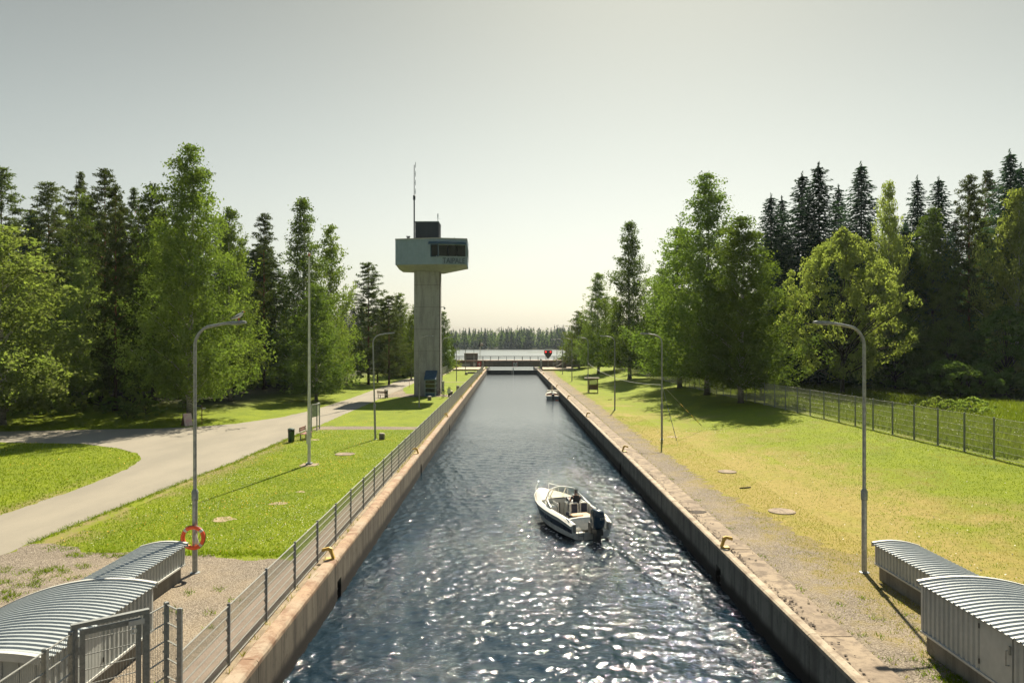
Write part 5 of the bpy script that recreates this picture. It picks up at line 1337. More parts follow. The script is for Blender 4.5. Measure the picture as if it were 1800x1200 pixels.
# wooden shelter on the right bank
p = at(1040,690); r = empty('notice_shelter', (p.x, p.y, 0), R(-6), 'small wooden notice shelter with overhanging flat roof on the right lawn', 'shelter')
for x, y in ((-.35,-.4),(.85,-.4),(-.35,.5),(.85,.5)): MB().box(x-.05,x+.05,y-.05,y+.05,0,1.95).build('post', M['brownboard'], r)
MB().cbox(-1.0,1.05,-.65,.75,1.95,2.08,.02).build('roof', M['cap'], r)
for q in range(6): MB().box(-.299+q*.183,-.299+q*.183+.175,-.37,-.35,.42,1.05).build('board', M['brownboard'], r)
for q in range(6): MB().box(-.299+q*.183,-.299+q*.183+.175,.46,.48,.42,1.05).build('board', M['brownboard'], r)
MB().box(-.29,.80,-.37,-.355,1.06,1.11).box(-.29,.80,-.37,-.355,1.88,1.945).build('glass_frame', M['brownboard'], r)
MB().box(-.29,.799,.452,.458,1.051,1.9).build('rear_pane', M['screen_glass'], r)
# small litter in the dry lawn
for px, py, w, lab in ((1311,858,.28,'short weathered stick lying in the dry grass by the lawn edge'),(1072.5,702.5,.25,'dark twig lying on the lawn right of the shelter')):
    p = at(px,py,.02); q = MB().beam((-w,0,.02),(w,.1,.05),.06,.05).build('stick', M['bark_dark']); q.location = (p.x,p.y,ground_z(p.x,p.y)); tag(q, lab, 'stick')
# ================================================================== TREES
def quads_mesh(name, C, U, V, lu, lv, m, tri=False):
    """diamond leaves: centres C, unit axes U, V, half sizes lu, lv"""
    N = len(C); lu = np.asarray(lu).reshape(-1,1); lv = np.asarray(lv).reshape(-1,1)
    P = np.stack([C-U*lu, C-V*lv, C+U*lu, C+V*lv], 1).reshape(-1,3)
    Fq = np.arange(N*4).reshape(N,4)
    me = raw_mesh(name, P, Fq); me.materials.append(m); return me
def unit(a): return a/np.maximum(1e-6, np.linalg.norm(a, axis=-1, keepdims=True))
def rand_axes(N, r, vert=0.0):
    U = r.normal(size=(N,3)); U[:,2] -= vert; U = unit(U); W = r.normal(size=(N,3)); V = unit(np.cross(U, W)); return U, V
def trunk_mesh(name, H, r0, r1, m, r, bend=.3, limbs=(), n=9):
    b = MB(); k = 9; pts = []; rs = []
    ox, oy = r.normal(0, bend, 2)
    for i in range(k+1):
        t = i/k; pts.append((ox*math.sin(t*2.6)*t, oy*math.sin(t*2.2)*t, H*t)); rs.append((r0*(1-t)+r1*t)*(1.35 if i == 0 else 1))
    pts.insert(1, (pts[0][0], pts[0][1], .35)); rs.insert(1, r0*1.04)
    b.tube(pts, rs, n)
    for p, q, ra in limbs:
        q = Vector(q); p = Vector(p); mid = (p+q)/2+Vector((0,0,(q-p).length*.06)); b.tube([p, mid, q], [ra, ra*.6, ra*.2], 5, False)
    me = bpy.data.meshes.new(name); me.from_pydata([tuple(v) for v in b.v], [], b.f); me.polygons.foreach_set('use_smooth', [True]*len(me.polygons)); me.update(); me.materials.append(m); return me
def birch(seed, H, Rm, nb, leaves, leafm, barkm, ls=.085, weep=1.0, base=.14, prof=None):
    r = np.random.default_rng(seed); C = []; limbs = []
    lobes = r.uniform(0, 6.28, 5)
    for i in range(nb):
        t = base+(1-base)*(i+.5)/nb; t = min(.995, t+r.normal(0,.012))
        u = (t-base)/(1-base)
        pr = (prof(u) if prof else (np.sin(min(1,u*1.6+.42)*math.pi*.5)*(1-u**2.1)**.78*(1-.22*u)))
        ang = i*2.399+r.normal(0,.3)
        lump = 1+.20*math.sin(2*ang+lobes[0]+u*5)+.16*math.sin(3*ang+lobes[1]-u*9)+.20*math.sin(5*ang+u*23)
        reach = Rm*pr*lump*r.uniform(.50,1.12)+.25
        z0 = H*t-reach*.95; z0 = max(H*.06, z0); z1 = H*t+reach*.02
        P0 = np.array([0,0,z0]); P1 = np.array([math.cos(ang)*reach, math.sin(ang)*reach, z1])
        if i % 3 == 0: limbs.append((tuple(P0), tuple(P0*.15+P1*.85), .02+.05*(1-u)))
        ns = max(3, int(3+reach*2.2))
        for k in range(ns):
            s = .30+.70*(k+r.random())/ns
            tip = P0+(P1-P0)*s; tip[2] += .25*reach*math.sin(s*math.pi)*.6
            tip[:2] += r.normal(0, .22+.10*reach, 2)
            ln = weep*r.uniform(.3, 1.25)*(.7+1.5*(1-u))*(.35+.65*s); n = int(leaves*r.uniform(.6,1.3)*(.6+.4*ln))
            q = r.random(n)**.9; drift = r.normal(0,.12,2)
            p = np.empty((n,3)); wd = .13+.15*(1-q)
            p[:,0] = tip[0]+drift[0]*q+r.normal(0,1,n)*wd; p[:,1] = tip[1]+drift[1]*q+r.normal(0,1,n)*wd; p[:,2] = tip[2]-ln*q+r.normal(0,.10,n)
            C.append(p)
    C = np.concatenate(C); C = C[C[:,2] > H*.075]; N = len(C); U, V = rand_axes(N, r, .9); s = r.uniform(.45,1.5,N)
    cm = quads_mesh('crown', C, U, V, ls*1.25*s, ls*.72*s, leafm)
    tm = trunk_mesh('trunk', H*.93, .012*H*.95, .02, barkm, r, .25, limbs); return cm, tm, H, Rm
def spruce(seed, H, Rm, leafm, barkm, ragged=.25, base=.05, slim=1.0):
    r = np.random.default_rng(seed); C = []; U = []; V = []; L = []; W = []
    z = H*base; wh = 0
    while z < H*.985:
        u = z/H; pr = (1-u)**.66*(.72+.28*min(1,u*6)); nb = int(7+6*(1-u)); wh += 1
        for k in range(nb):
            a = k*2*math.pi/nb+wh*.7+r.normal(0,.15); reach = Rm*pr*(1+r.normal(0,ragged))*slim+.12; reach = max(.15, reach)
            d = np.array([math.cos(a), math.sin(a), 0]); perp = np.array([-d[1], d[0], 0])
            n = int(5+reach*11); s = (np.arange(n)+r.random(n))/n
            droop = -.34*reach*s+.24*reach*s**2.4
            base_p = d*(s*reach)[:,None]; base_p[:,2] = z+droop
            side = r.choice([-1,1], n)*(1-s*.75)*reach*.30*r.random(n)
            p = base_p+perp*side[:,None]; p[:,2] += r.normal(0,.05,n)-.10*r.random(n)
            C.append(p); dd = d[None,:]*.8+perp[None,:]*np.sign(side)[:,None]*.7+np.array([0,0,-.35])[None,:]+r.normal(0,.22,(n,3)); dd = unit(dd)
            U.append(dd); V.append(unit(np.cross(dd, r.normal(0,.5,(n,3))+np.array([0,0,1.0])))); L.append(r.uniform(.14,.30,n)); W.append(r.uniform(.05,.10,n))
        z += .30+.22*(1-u)
    n = 40; zz = H*(.955+.05*r.random(n)); p = np.stack([r.normal(0,.05,n), r.normal(0,.05,n), zz],1); C.append(p); uu = unit(r.normal(0,.5,(n,3))+np.array([0,0,1.2])); U.append(uu); V.append(unit(np.cross(uu, r.normal(size=(n,3))))); L.append(np.full(n,.16)); W.append(np.full(n,.04))
    cm = quads_mesh('crown', np.concatenate(C), np.concatenate(U), np.concatenate(V), np.concatenate(L), np.concatenate(W), leafm)
    tm = trunk_mesh('trunk', H*.985, .20, .02, barkm, r, .05); return cm, tm, H, Rm
def pine(seed, H, Rm, leafm, barkm, base=.25, dens=1.0, conic=True):
    r = np.random.default_rng(seed); C = []; A = []; limbs = []; nb = int(95*dens)
    for i in range(nb):
        u = (i+.5)/nb; z = H*(base+(1-base)*u); a = i*2.399+r.normal(0,.4)
        pr = (1-u)**.62*(.55+.45*min(1,u*4)) if conic else math.sin(min(1,u+.12)*math.pi)**.7
        reach = Rm*pr*r.uniform(.55,1.15)+.25; P0 = np.array([0,0,z-.1*reach]); P1 = np.array([math.cos(a)*reach, math.sin(a)*reach, z+.22*reach])
        if i % 2 == 0: limbs.append((tuple(P0), tuple(P1*.9+P0*.1), .025+.03*(1-u)))
        for k in range(max(2,int(2+reach*2.2))):
            s = .35+.65*r.random(); c = P0+(P1-P0)*s+r.normal(0,.16+.07*reach,3)*np.array([1,1,.45]); n = int(34*r.uniform(.7,1.3)); v = unit(r.normal(size=(n,3))+np.array([0,0,.5])); rad = r.uniform(.12,.42,n)[:,None]
            C.append(c+v*rad*np.array([1,1,.55])); A.append(v)
    n = 60; c = np.stack([r.normal(0,.10,n), r.normal(0,.10,n), H*(.93+.075*r.random(n))],1); C.append(c); A.append(unit(r.normal(0,.5,(n,3))+np.array([0,0,1.])))
    C = np.concatenate(C); A = unit(np.concatenate(A)+r.normal(0,.35,(len(C),3))); V = unit(np.cross(A, r.normal(size=C.shape)))
    s = r.uniform(.7,1.3,len(C)); cm = quads_mesh('crown', C, A, V, .13*s, .04*s, leafm)
    tm = trunk_mesh('trunk', H*.97, .19, .02, barkm, r, .18, limbs); return cm, tm, H, Rm
def broad(seed, H, Rm, leafm, barkm, nc=150, per=110, ls=.10, base=.12, squash=1.0):
    r = np.random.default_rng(seed); C = []; limbs = []
    for i in range(nc):
        u = r.random()**.85; z = H*(base+(1-base)*u); a = r.uniform(0,6.283); pr = max(0,1-abs(2*u-.85)**2.4*.85)**.55*(1 if u < .5 else (1-(u-.5)*2)**.4+.12)
        lump = 1+.22*math.sin(2*a+seed)+.16*math.sin(5*a+u*7)
        reach = Rm*pr*lump*r.uniform(.55,1.0)**.6; c = np.array([math.cos(a)*reach, math.sin(a)*reach, z*squash])
        if i % 8 == 0: limbs.append(((0,0,max(.2,z*.45)), tuple(c), .03+.04*(1-u)))
        n = int(per*r.uniform(.5,1.4)); rad = r.uniform(.25,.72)*(H/10)**.5; v = unit(r.normal(size=(n,3)))*(r.random(n)**.45)[:,None]*rad; v[:,2] *= .7; v[:,2] -= .25*rad*(v[:,0]**2+v[:,1]**2)/rad**2
        C.append(c+v)
    C = np.concatenate(C); C = C[C[:,2] > .02]; U, V = rand_axes(len(C), r, .3); s = r.uniform(.7,1.35,len(C))
    cm = quads_mesh('crown', C, U, V, ls*1.1*s, ls*.75*s, leafm)
    tm = trunk_mesh('trunk', H*.75, .014*H, .02, barkm, r, .2, limbs, 7); return cm, tm, H, Rm
slimp = lambda u: math.sin(min(1,u*1.9+.35)*math.pi*.5)*(1-u**1.5)**.85*(1-.2*u)
PR = {
 'birchA': birch(1, 24, 5.0, 210, 34, M['birch_leaf'], M['bark_birch']),
 'birchB': birch(2, 24, 4.3, 180, 32, M['birch_leaf'], M['bark_birch'], base=.10, prof=slimp),
 'birchC': birch(3, 20, 4.2, 130, 26, M['birch_leaf'], M['bark_birch'], ls=.10, base=.05),
 'birchL': birch(4, 16, 5.2, 150, 32, M['light_leaf'], M['bark_birch'], ls=.085, weep=.7, base=.10),
 'birchD': birch(5, 24, 5.4, 180, 28, M['broad_leaf'], M['bark_dark'], ls=.10, weep=.8, base=.12),
 'spruceA': spruce(6, 28, 4.3, M['spruce_leaf'], M['bark_dark']),
 'spruceB': spruce(7, 26, 3.8, M['spruce_leaf'], M['bark_dark'], .38),
 'spruceC': spruce(8, 22, 3.4, M['spruce_leaf'], M['bark_dark'], .2),
 'pineA': pine(9, 20, 4.0, M['pine_leaf'], M['bark_pine'], .10, 1.2),
 'pineB': pine(10, 22, 3.4, M['pine_leaf'], M['bark_pine'], .34, 1.0),
 'pineC': pine(11, 22, 3.2, M['pine_leaf'], M['bark_pine'], .55, .7, False),
 'broadA': broad(12, 11, 4.4, M['light_leaf'], M['bark_dark'], 420, 85, .075),
 'broadB': broad(13, 9, 3.8, M['broad_leaf'], M['bark_dark'], 300, 75, .09, .04),
 'blossom': broad(14, 6, 2.2, M['blossom_leaf'], M['bark_dark'], 70, 90, .08, .2),
 'bushA': broad(15, 2.6, 1.9, M['broad_leaf'], M['bark_dark'], 60, 70, .085, .0),
 'bushB': broad(16, 1.8, 1.6, M['light_leaf'], M['bark_dark'], 50, 60, .08, .0),
}
print('proto faces', {k: len(v[0].polygons) for k, v in PR.items()})
def put_tree(kind, x, y, H, Rw, name, label, cat, group=None, rz=None, lean=0):
    cm, tm, H0, R0 = PR[kind]
    r = empty(name, (x, y, ground_z(x, y)-.05), random.uniform(0, 6.28) if rz is None else rz, label, cat, group)
    sx, sz = Rw/R0, H/H0
    for nm, me in (('trunk', tm), ('crown', cm)):
        o = bpy.data.objects.new(nm, me); link(o, r); s = sx if nm == 'crown' else max(.5, (sx+sz)/2); o.scale = (s, s, sz)
    return r
def T(kind, px, Y, ytop, wpx, name, label, cat='tree', group=None, base_px=None, rz=None):
    bx = base_px if base_px is not None else px
    x = (bx-894)*Y/F; gz = ground_z(x, Y); H = CAM_H-(ytop-600)*Y/F-gz
    if kind.startswith('spruce'): wpx *= 1.95
    if kind.startswith('birch'): wpx *= 1.18
    if kind.startswith('pine'): wpx *= 1.15
    return put_tree(kind, x, Y, H, wpx*Y/F/2, name, label, cat, group, rz)
TR = [
 # left side
 ('birchA',335,66.5,252,188,'birch_tree','tallest weeping birch with white trunk, behind the lifebuoy lamp'),
 ('birchD',272,74,322,150,'birch_tree','dark-trunked birch standing close left of the tallest weeping birch'),
 ('birchB',405,80,362,110,'birch_tree','birch with drooping outer twigs behind the tallest weeping birch'),
 ('birchL',8,63,392,300,'birch_tree','pale yellow-green birch at the left edge above the road branch'),
 ('birchL',148,76,452,110,'birch_tree','slender pale birch between the left-edge birch and the red pine trunk'),
 ('birchC',152,86,340,100,'birch_tree','yellow-green birch top among the pines on the left'),
 ('pineB',5,84,296,115,'pine_tree','bushy pine at the left edge rising behind the pale birch'),
 ('pineB',88,88,322,110,'pine_tree','pine with open top and red stem left of the forest gap'),
 ('pineC',143,100,304,70,'pine_tree','dark round-topped pine behind the left tree line'),
 ('pineB',186,80,298,95,'pine_tree','pointed pine with tall red trunk rising above the road branch'),
 ('pineA',205,70,330,90,'pine_tree','pine with orange-red trunk nearest the road branch'),
 ('pineC',238,98,332,70,'pine_tree','round-topped dark pine just left of the dark-trunked birch'),
 ('spruceC',458,106,436,128,'spruce_tree','broad dark conifer between the big birch and the flagpole'),
 ('birchC',462,118,428,70,'birch_tree','thin birch top behind the broad dark conifer'),
 ('birchB',533,97,345,118,'birch_tree','tall birch right behind the flagpole top'),
 ('birchC',580,106,392,90,'birch_tree','birch with open outer twigs right of the flagpole'),
 ('birchC',556,88,498,115,'birch_tree','low weeping birch behind the flagpole middle'),
 ('pineA',648,122,462,98,'pine_tree','pointed pine left of the leaning street lamp'),
 ('pineA',684,121,520,84,'pine_tree','brownish bushy pine right of the leaning street lamp'),
 ('pineA',664,128,545,70,'pine_tree','shorter pine between the two pines by the leaning lamp'),
 ('birchC',702,146,513,60,'birch_tree','birch rising behind the pines left of the tower'),
 ('spruceB',708,152,548,34,'spruce_tree','slim dark spruce left of the tower shaft'),
 ('birchC',723,138,552,44,'birch_tree','small birch touching the left side of the tower shaft'),
 ('birchC',779,168,546,40,'birch_tree','birch seen just right of the tower shaft'),
 ('broadB',781,176,588,34,'bushy_tree','low bushy tree below the birch right of the tower'),
 # right side
 ('birchA',1303,74.5,378,190,'birch_tree','birch with pale leaning trunk nearest the field fence'),
 ('birchA',1243,86,302,165,'birch_tree','tallest birch of the right lawn group, second trunk from the field fence'),
 ('birchB',1195,99,396,150,'birch_tree','birch at the canal side of the right lawn group'),
 ('birchC',1166,118,470,90,'birch_tree','lower birch behind the second right street lamp'),
 ('birchB',1107,126,386,100,'birch_tree','narrow free-standing birch on the right lawn beyond the shelter'),
 ('birchB',1052,152,478,80,'birch_tree','birch behind the shelter, nearer the lock'),
 ('birchC',1080,160,520,60,'birch_tree','low birch filling the gap left of the narrow birch'),
 ('birchC',1018,186,545,62,'birch_tree','birch by the right lock platform'),
 ('birchC',1003,212,582,34,'birch_tree','farthest small birch at the right end of the bridge'),
 ('birchC',1142,140,548,84,'birch_tree','low birch foliage between narrow birch and lawn group'),
 ('broadA',1338,84,560,92,'bushy_tree','pale leafy bushy tree right of the lawn birches'),
 ('blossom',1357,97,515,60,'bushy_tree','whitish flowering bushy tree in front of the dark spruces'),
 ('spruceA',1356,108,340,72,'spruce_tree','leftmost dark spruce behind the right lawn'),
 ('spruceB',1375,113,344,56,'spruce_tree','slim spruce close behind the leftmost one'),
 ('spruceA',1411,106,302,80,'spruce_tree','spruce left of the tallest right-hand twin'),
 ('spruceB',1440,101,284,78,'spruce_tree','tallest of the left spruce cluster on the right bank'),
 ('spruceB',1475,114,324,56,'spruce_tree','narrow spruce tip between two taller spruces'),
 ('spruceA',1515,106,284,82,'spruce_tree','tall spruce left of the bright birch on the right'),
 ('spruceB',1614,102,308,58,'spruce_tree','spruce tip directly above the tall right lamp'),
 ('spruceA',1652,98,309,72,'spruce_tree','spruce left of the red-stemmed pine on the right'),
 ('spruceB',1592,96,395,84,'spruce_tree','dark spruce body between the two bright birches'),
 ('spruceA',1778,92,262,82,'spruce_tree','tall spruce near the right edge'),
 ('spruceB',1797,98,286,72,'spruce_tree','spruce cut by the right edge of the view'),
 ('pineC',1738,112,300,90,'pine_tree','flat-topped pine left of the tall right-edge spruce'),
 ('broadA',1482,85,403,176,'leafy_tree','large pale rounded leafy tree left of the near right lamp'),
 ('birchL',1562,94,314,88,'birch_tree','bright drooping birch above the near right lamp'),
 ('birchD',1640,93,362,112,'birch_tree','darker birch right of the near right lamp'),
 ('pineB',1706,93,308,84,'pine_tree','pine with straight red stem in the right forest edge'),
 ('birchL',1790,88,328,130,'birch_tree','bright birch at the right edge of the view'),
 ('birchC',1738,98,378,96,'birch_tree','mid-green birch between red-stemmed pine and edge birch'),
 ('broadB',1575,91,545,120,'leafy_tree','dark leafy tree low behind the near right lamp'),
 ('broadB',1668,89,560,130,'leafy_tree','dark leafy tree low in the right forest edge'),
 ('broadB',1770,84,540,150,'leafy_tree','dark leafy tree low at the right edge'),
 ('birchC',1525,99,470,90,'birch_tree','shaded birch between pale rounded tree and lamp'),
]
CATS = {'birch_tree':'birch tree','pine_tree':'pine tree','spruce_tree':'spruce tree','bushy_tree':'bushy tree','leafy_tree':'leafy tree'}
GR = {'birch_tree':'birches along the canal park','pine_tree':'pines at the forest edge','spruce_tree':'spruces at the forest edge','bushy_tree':'bushy trees of the park','leafy_tree':'leafy trees of the right forest edge'}
for kind, px, Y, yt, w, nm, lab in TR: T(kind, px, Y, yt, w, nm, lab, CATS[nm], GR[nm])
# deeper rows of the two forests: nothing in the photo tells them apart
rr = random.Random(5)
def deep(n, pxa, pxb, Ya, Yb, ya, yb, kinds, lab, grp, nm='forest_tree'):
    SPEC = {'spruceA':'spruce','spruceB':'slim spruce','spruceC':'broad spruce','pineA':'pine','pineB':'pine','pineC':'flat-topped pine','birchC':'birch','birchD':'dark birch','broadB':'leafy tree','birchB':'birch'}
    for i in range(n):
        px = pxa+(pxb-pxa)*(i+rr.random())/n; Y = rr.uniform(Ya, Yb); k = rr.choice(kinds)
        t = T(k, px, Y, rr.uniform(ya, yb), rr.uniform(70,100)*100/Y*(.75 if k[0]=='s' else 1), nm, lab.replace('tree', SPEC[k], 1), 'tree', grp)
deep(26, -160, 470, 92, 128, 350, 420, ['spruceC','pineB','spruceB','pineB','birchC','pineC'], 'tree in the deep shaded rows of the left forest', 'trees deep in the left forest')
deep(14, -120, 330, 76, 92, 400, 500, ['pineB','pineC','birchC','spruceC'], 'tree in the inner edge of the left forest', 'trees in the inner edge of the left forest')
deep(12, 425, 735, 160, 220, 520, 560, ['birchC','pineB','spruceB'], 'tree beyond the park lawn left of the tower', 'trees beyond the park lawn')
deep(28, 1340, 1960, 116, 150, 385, 455, ['spruceA','spruceB','spruceC','birchC'], 'tree in the deep shaded rows of the right forest', 'trees deep in the right forest')
deep(8, 1520, 1980, 100, 114, 460, 530, ['spruceC','birchC','broadB','birchD'], 'tree in the inner edge of the right forest', 'trees in the inner edge of the right forest')
deep(12, 1130, 1340, 165, 215, 500, 560, ['birchC','spruceB','birchC'], 'tree beyond the right lawn behind the birch group', 'trees beyond the right lawn')
deep(7, 1010, 1130, 200, 250, 560, 590, ['birchC','broadB','spruceB'], 'small tree on the shore right of the bridge', 'small trees on the right shore')
# undergrowth shrubs along the forest edges
def shrubs(pts, lab, grp, kinds=('bushA','bushB'), h=(1.2,2.6)):
    for x, y in pts:
        k = rr.choice(kinds); hh = rr.uniform(*h); put_tree(k, x, y, hh, hh*rr.uniform(.7,1.0), 'shrub', lab, 'shrub', grp)
shrubs([(-90+q*1.7+rr.uniform(-.8,.8), 64+rr.uniform(0,7)+max(0,(q*1.7-52)*.35)) for q in range(36)], 'low shrub of the undergrowth along the left forest edge', 'undergrowth shrubs of the left forest', h=(.8,1.9))
shrubs([(-75+q*1.6, 74+rr.uniform(0,12)) for q in range(26)], 'shaded shrub inside the left forest', 'shaded shrubs inside the left forest', h=(1,2.2))
shrubs([(44+q*1.2+rr.uniform(-1,1), 112-q*2.1+rr.uniform(-2,2)) for q in range(24)], 'low shrub where the right meadow meets the forest', 'shrubs along the right forest edge', h=(2.6,5.5))
shrubs([(47+rr.uniform(0,14), rr.uniform(78,116)) for q in range(34)], 'shaded shrub inside the right forest', 'shaded shrubs inside the right forest', h=(2,4.5), kinds=('bushA',))
shrubs([((px-894)*Y/F, Y) for px, Y in ((425,93),(440,96),(455,99),(470,100),(486,104),(520,110),(540,112),(570,116),(590,118),(610,122),(700,143),(690,150),(725,150))], 'low dark shrub behind the lawn beyond the road', 'shrubs behind the roadside lawn')
shrubs([((px-894)*Y/F, Y) for px, Y in ((1010,200),(1022,195),(1035,198),(1050,190),(1062,186),(1075,180),(1090,178),(1110,176),(1130,172),(1150,168),(1175,160),(995,208),(985,222),(1000,230))], 'bright low shrub between birches and bridge on the right bank', 'bright shrubs near the right lock platform', kinds=('bushB',))
for (px, Y), lb in zip(((1672,63),(1650,64.5),(1712,62),(1391,101),(1320,113)), ('wide rounded shrub in the tall meadow right of the near right lamp','smaller rounded shrub left of the wide one in the right meadow','rounded shrub in the right meadow nearest the right edge of the view','rounded shrub in the meadow under the pale rounded leafy tree','rounded shrub in the meadow behind the leaning birch trunk')):
    shrubs([((px-894)*Y/F, Y)], lb, 'shrubs in the right meadow', kinds=('bushB',), h=(1.1,1.6))
shrubs([((px-894)*Y/F, Y) for px, Y in ((788,186),(792,190),(783,192))], 'shrub on the left shore by the bridge railing', 'shrubs on the left shore', h=(2.4,3.4))
# far wood across the lake: one mass
def far_wood(nm, n, leafm, seed, conifer):
    r = np.random.default_rng(seed); C=[];U=[];V=[];Lu=[];Lv=[]
    for i in range(n):
        x = r.uniform(-330, 330); y = r.uniform(746, 800); g = .3+(y-746)*.03
        H = r.uniform(15,22)*(1 if conifer else .9)+1.8*math.sin(x*.021); Rm = r.uniform(2.2,3.3) if conifer else r.uniform(3.2,4.8); m = 130 if abs(x+20) < 110 else 50
        u = r.random(m)**1.15; a = r.uniform(0,6.28,m); rad = Rm*((1-u)**.9 if conifer else np.sqrt(np.maximum(0,1-(2*u-.9)**2*.9)))*r.uniform(.5,1.1,m)
        C.append(np.stack([x+rad*np.cos(a), y+rad*np.sin(a), g+H*(.03+.97*u)],1)); d = unit(np.stack([np.cos(a),np.sin(a),-.9+0*a if conifer else r.normal(0,1,m)],1)+r.normal(0,.4,(m,3))); U.append(d); V.append(unit(np.cross(d, r.normal(size=(m,3)))))
        Lu.append(r.uniform(.9,1.7,m)*(1-.6*u)); Lv.append(r.uniform(.6,1.1,m)*(1-.6*u))
    me = quads_mesh(nm, np.concatenate(C), np.concatenate(U), np.concatenate(V), np.concatenate(Lu), np.concatenate(Lv), leafm); tag(add_mesh(nm, me, None), 'hazy wooded far shore across the lake', kind='stuff')
far_wood('far_wood', 620, M['far_needle'], 31, True); far_wood('far_wood', 520, M['far_leaf'], 32, False)

# ================================================================== GRASS, FLOWERS, WEEDS
def inside(px, py, poly):
    c = np.zeros(len(px), bool); n = len(poly)
    for i in range(n):
        x1,y1 = poly[i]; x2,y2 = poly[(i+1)%n]
        cond = ((y1 > py) != (y2 > py)) & (px < (x2-x1)*(py-y1)/((y2-y1) if y2 != y1 else 1e-9)+x1); c ^= cond
    return c
gzv = np.vectorize(ground_z)
def blades(nm, X, Y, h, w, m, r, lean=.5):
    N = len(X); Z = gzv(X, Y); a = r.uniform(0,6.283,N); hh = h*r.uniform(.5,1.3,N); ww = w*r.uniform(.7,1.3,N)
    ca, sa = np.cos(a)*ww, np.sin(a)*ww; lx, ly = r.normal(0,lean,N)*hh, r.normal(0,lean,N)*hh
    P = np.empty((N,3,3)); P[:,0] = np.stack([X-ca,Y-sa,Z-.005],1); P[:,1] = np.stack([X+ca,Y+sa,Z-.005],1); P[:,2] = np.stack([X+lx,Y+ly,Z+hh],1)
    me = raw_mesh(nm, P.reshape(-1,3), np.arange(N*3).reshape(N,3)); me.materials.append(m); return tag(add_mesh(nm, me, None), kind='stuff')
r = np.random.default_rng(55)
def density_sample(n, xa, xb, ya, yb, p=1.6):
    """more points near the camera"""
    y = ya*(yb/ya)**(r.random(n)); return r.uniform(xa, xb, n), y
X, Y = density_sample(60000, -16.0, -7.0, 24.2, 60)
k = ~inside(X, Y, road) & ~((Y > 59.2) & (Y < 62.2)) & ~(Y < 24.15+(-7-X)*.12+.12*np.sin(X*5)+.1*np.sin(X*13)) ; blades('lawn_grass', X[k], Y[k], .055, .013, M['blade'], r)
X, Y = density_sample(60000, -45, -20.3, 30, 66); k = ~inside(X, Y, road); blades('lawn_grass', X[k], Y[k], .07, .022, M['blade'], r)
X, Y = density_sample(60000, 9.6, 26, 17, 60)
f = np.sin(X*1.3+2*np.sin(Y*.31))+np.sin(Y*.8+1.5*np.sin(X*.7)); dens = np.clip((X-10)/8, .06, 1); k = (r.random(len(X)) < dens) & ~((X < 14) & (Y < 23.5))
gk = k & (f > -.5); sk = k & ~gk
blades('lawn_grass', X[gk], Y[gk], .055, .015, M['blade'], r); blades('dry_grass', X[sk], Y[sk], .05, .014, M['straw'], r)
X, Y = density_sample(26000, 8.6, 12.5, 14, 70); k = r.random(len(X)) < np.clip((X-8.9)/1.2, .08, 1); blades('dry_grass', X[k], Y[k], .05, .012, M['straw'], r)
# tall meadow behind the field fence
X, Y = density_sample(120000, 25.9, 50, 38, 150); k = X < 52-.08*Y*0+0; blades('meadow_grass', X[k], Y[k], .42, .028, M['meadow'], r, .28)
X, Y = density_sample(1500, 27, 46, 42, 120)
def flowers(nm, X, Y, m, size, z):
    N = len(X); C = np.stack([X, Y, gzv(X, Y)+z*r.uniform(.6,1.2,N)],1); U = unit(np.stack([r.normal(size=N), r.normal(size=N), r.normal(0,.35,N)],1)); V = unit(np.cross(U, np.stack([r.normal(0,.4,N), -.7+r.normal(0,.3,N), np.ones(N)],1))); s = size*r.uniform(.6,1.3,N)
    me = quads_mesh(nm, C, U, V, s, s, m); tag(add_mesh(nm, me, None), kind='stuff')
flowers('meadow_flowers', X, Y, M['clover'], .032, .5)
def clustered(n, xa, xb, ya, yb, nc, sd):
    cx, cy = r.uniform(xa, xb, nc), ya*(yb/ya)**r.random(nc); i = r.integers(0, nc, n); X = cx[i]+r.normal(0,sd,n); Y = cy[i]+r.normal(0,sd*1.5,n); u, v = density_sample(n//2, xa, xb, ya, yb); X = np.concatenate([X,u]); Y = np.concatenate([Y,v])
    k = (X > xa) & (X < xb) & (Y > ya) & (Y < yb) & ~inside(X, Y, road) & ~((Y > 59.2) & (Y < 62.2)); return X[k], Y[k]
flowers('dandelions', *clustered(1500, -16, -7.1, 24.8, 90, 26, .7), M['dandelion'], .020, .07)
flowers('clover_flowers', *clustered(1500, -16, -7.1, 24.8, 60, 18, .8), M['clover'], .015, .06)
flowers('clover_flowers', *clustered(300, 11, 25, 20, 60, 10, 1.0), M['clover'], .022, .06)
flowers('dandelions', *clustered(160, -40, -21, 32, 60, 12, 1.0), M['dandelion'], .03, .08)
# weed tufts in gravel, at kerbs and along the copings
def tufts(nm, pts, m, n=26, h=.11, w=.012, sp=.10):
    X = np.concatenate([p[0]+r.normal(0,sp,n) for p in pts]); Y = np.concatenate([p[1]+r.normal(0,sp,n) for p in pts]); return blades(nm, X, Y, h, w, m, r, .8)
wp = [(-9.0,20.9),(-8.3,21.2),(-8.9,19.6),(-8.7,19.4),(-7.8,19.3),(-7.5,20.3),(-7.4,18.4),(-7.3,14.9),(-7.2,15.2),(-7.6,14.3),(-7.5,14.6),(-7.35,14.2),(-13.1,22.2),(-12.8,22.4),(-14.0,20.4),(-12.2,22.6)]
wp += [(rr.uniform(-16.4,-13.2), rr.uniform(20.2,23.8)) for q in range(55)]
wp += [(x, 24.5+.5*rr.random()) for x in np.arange(-14.6,-7,.16)] + [(float(np.interp(y,(24.5,30,37,43,54,63),(-16.9,-16.75,-16.5,-16.2,-16.1,-16.05)))+rr.uniform(-.02,.25), y) for y in np.arange(26,62,.22)]
tufts('weeds', wp, M['blade'])
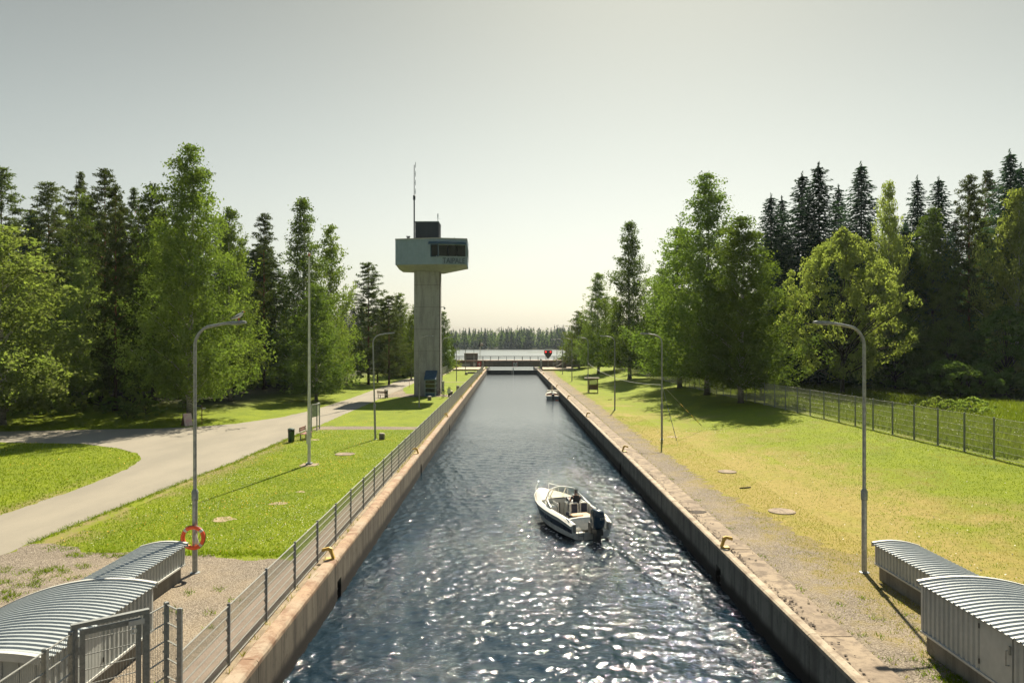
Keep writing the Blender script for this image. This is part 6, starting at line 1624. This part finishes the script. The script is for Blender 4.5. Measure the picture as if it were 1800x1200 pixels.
wp = [(10.6,21.2),(9.8,20.4),(11.2,20),(9.4,18.9),(10.1,18.1),(9.0,17.7),(8.9,19.9),(8.5,16.5),(8.9,15.9),(9.2,15.2),(9.1,14.6),(8.8,15.1),(9.6,15.5),(9.4,16.0),(10.5,20.1),(10.3,19.2),(9.3,14.2),(9.45,13.6),(10.8,18.7),(8.4,24.3),(8.35,21.2),(8.4,28),(8.45,33),(8.3,19.0),(8.5,17.8),(8.4,38)]
wp += [(9.3+rr.uniform(-.5,.4), rr.uniform(12.5,16.8)) for q in range(50)]
tufts('weeds', wp, M['blade'], 20, .09)
tufts('dry_weeds', [(-5.97+rr.uniform(-.06,.05), y) for y in list(np.arange(14,30,.9))+list(np.arange(40,170,.45))], M['straw'], 14, .20, .012, .06)
tufts('dry_weeds', [(8.32+rr.uniform(-.05,.12), y) for y in np.arange(12,120,.6)], M['straw'], 8, .07, .012, .06)
# coarse loose stones on the gravel
def stones(n, xa, xb, ya, yb, s, keep):
    X, Y = density_sample(n, xa, xb, ya, yb); k = keep(X, Y); X, Y = X[k], Y[k]; N = len(X); sz = s*r.uniform(.4,1.3,N)
    base = np.array([(1,0,0),(0,1,0),(-1,0,0),(0,-1,0),(0,0,.8)]); a = r.uniform(0,6.28,N); ca, sa = np.cos(a), np.sin(a)
    P = base[None,:,:]*np.stack([np.ones(N), r.uniform(.6,1,N), r.uniform(.5,1,N)],1)[:,None,:]*sz[:,None,None]; Q = P.copy(); Q[:,:,0] = P[:,:,0]*ca[:,None]-P[:,:,1]*sa[:,None]+X[:,None]; Q[:,:,1] = P[:,:,0]*sa[:,None]+P[:,:,1]*ca[:,None]+Y[:,None]; Q[:,:,2] = P[:,:,2]+.003
    f = np.array([(0,1,4),(1,2,4),(2,3,4),(3,0,4)]); Fc = (f[None]+np.arange(N)[:,None,None]*5).reshape(-1,3)
    me = raw_mesh('loose_stones', Q.reshape(-1,3), Fc); me.materials.append(M['stone2']); tag(add_mesh('loose_stones', me, None), kind='stuff')
t = NT('loose_stone'); t.principled(t.mix(t.noise(9,3,t.pos()), (0.20,0.165,0.13), (0.42,0.37,0.30)), .9, 0, None, .2); M['stone2'] = t.m
stones(26000, -16.8, -7.0, 12.5, 25.5, .018, lambda X, Y: (Y < 24.3))
stones(16000, 8.35, 12, 12.5, 45, .014, lambda X, Y: (X < 10+np.clip((24-Y)*.4,0,4)))

# ================================================================== HAZE
hb = MB().box(-1400, 1400, -60, 1500, -6.0, 42).build('haze', None)
hm = bpy.data.materials.new('haze_air'); hm.use_nodes = True; hn = hm.node_tree.nodes; hn.clear()
ho = hn.new('ShaderNodeOutputMaterial'); pv = hn.new('ShaderNodeVolumePrincipled')
pv.inputs['Color'].default_value = (0.74,0.86,0.95,1); pv.inputs['Density'].default_value = 0.00009; pv.inputs['Anisotropy'].default_value = 0.2
hm.node_tree.links.new(pv.outputs[0], ho.inputs['Volume']); hb.data.materials.append(hm); tag(hb, kind='stuff')
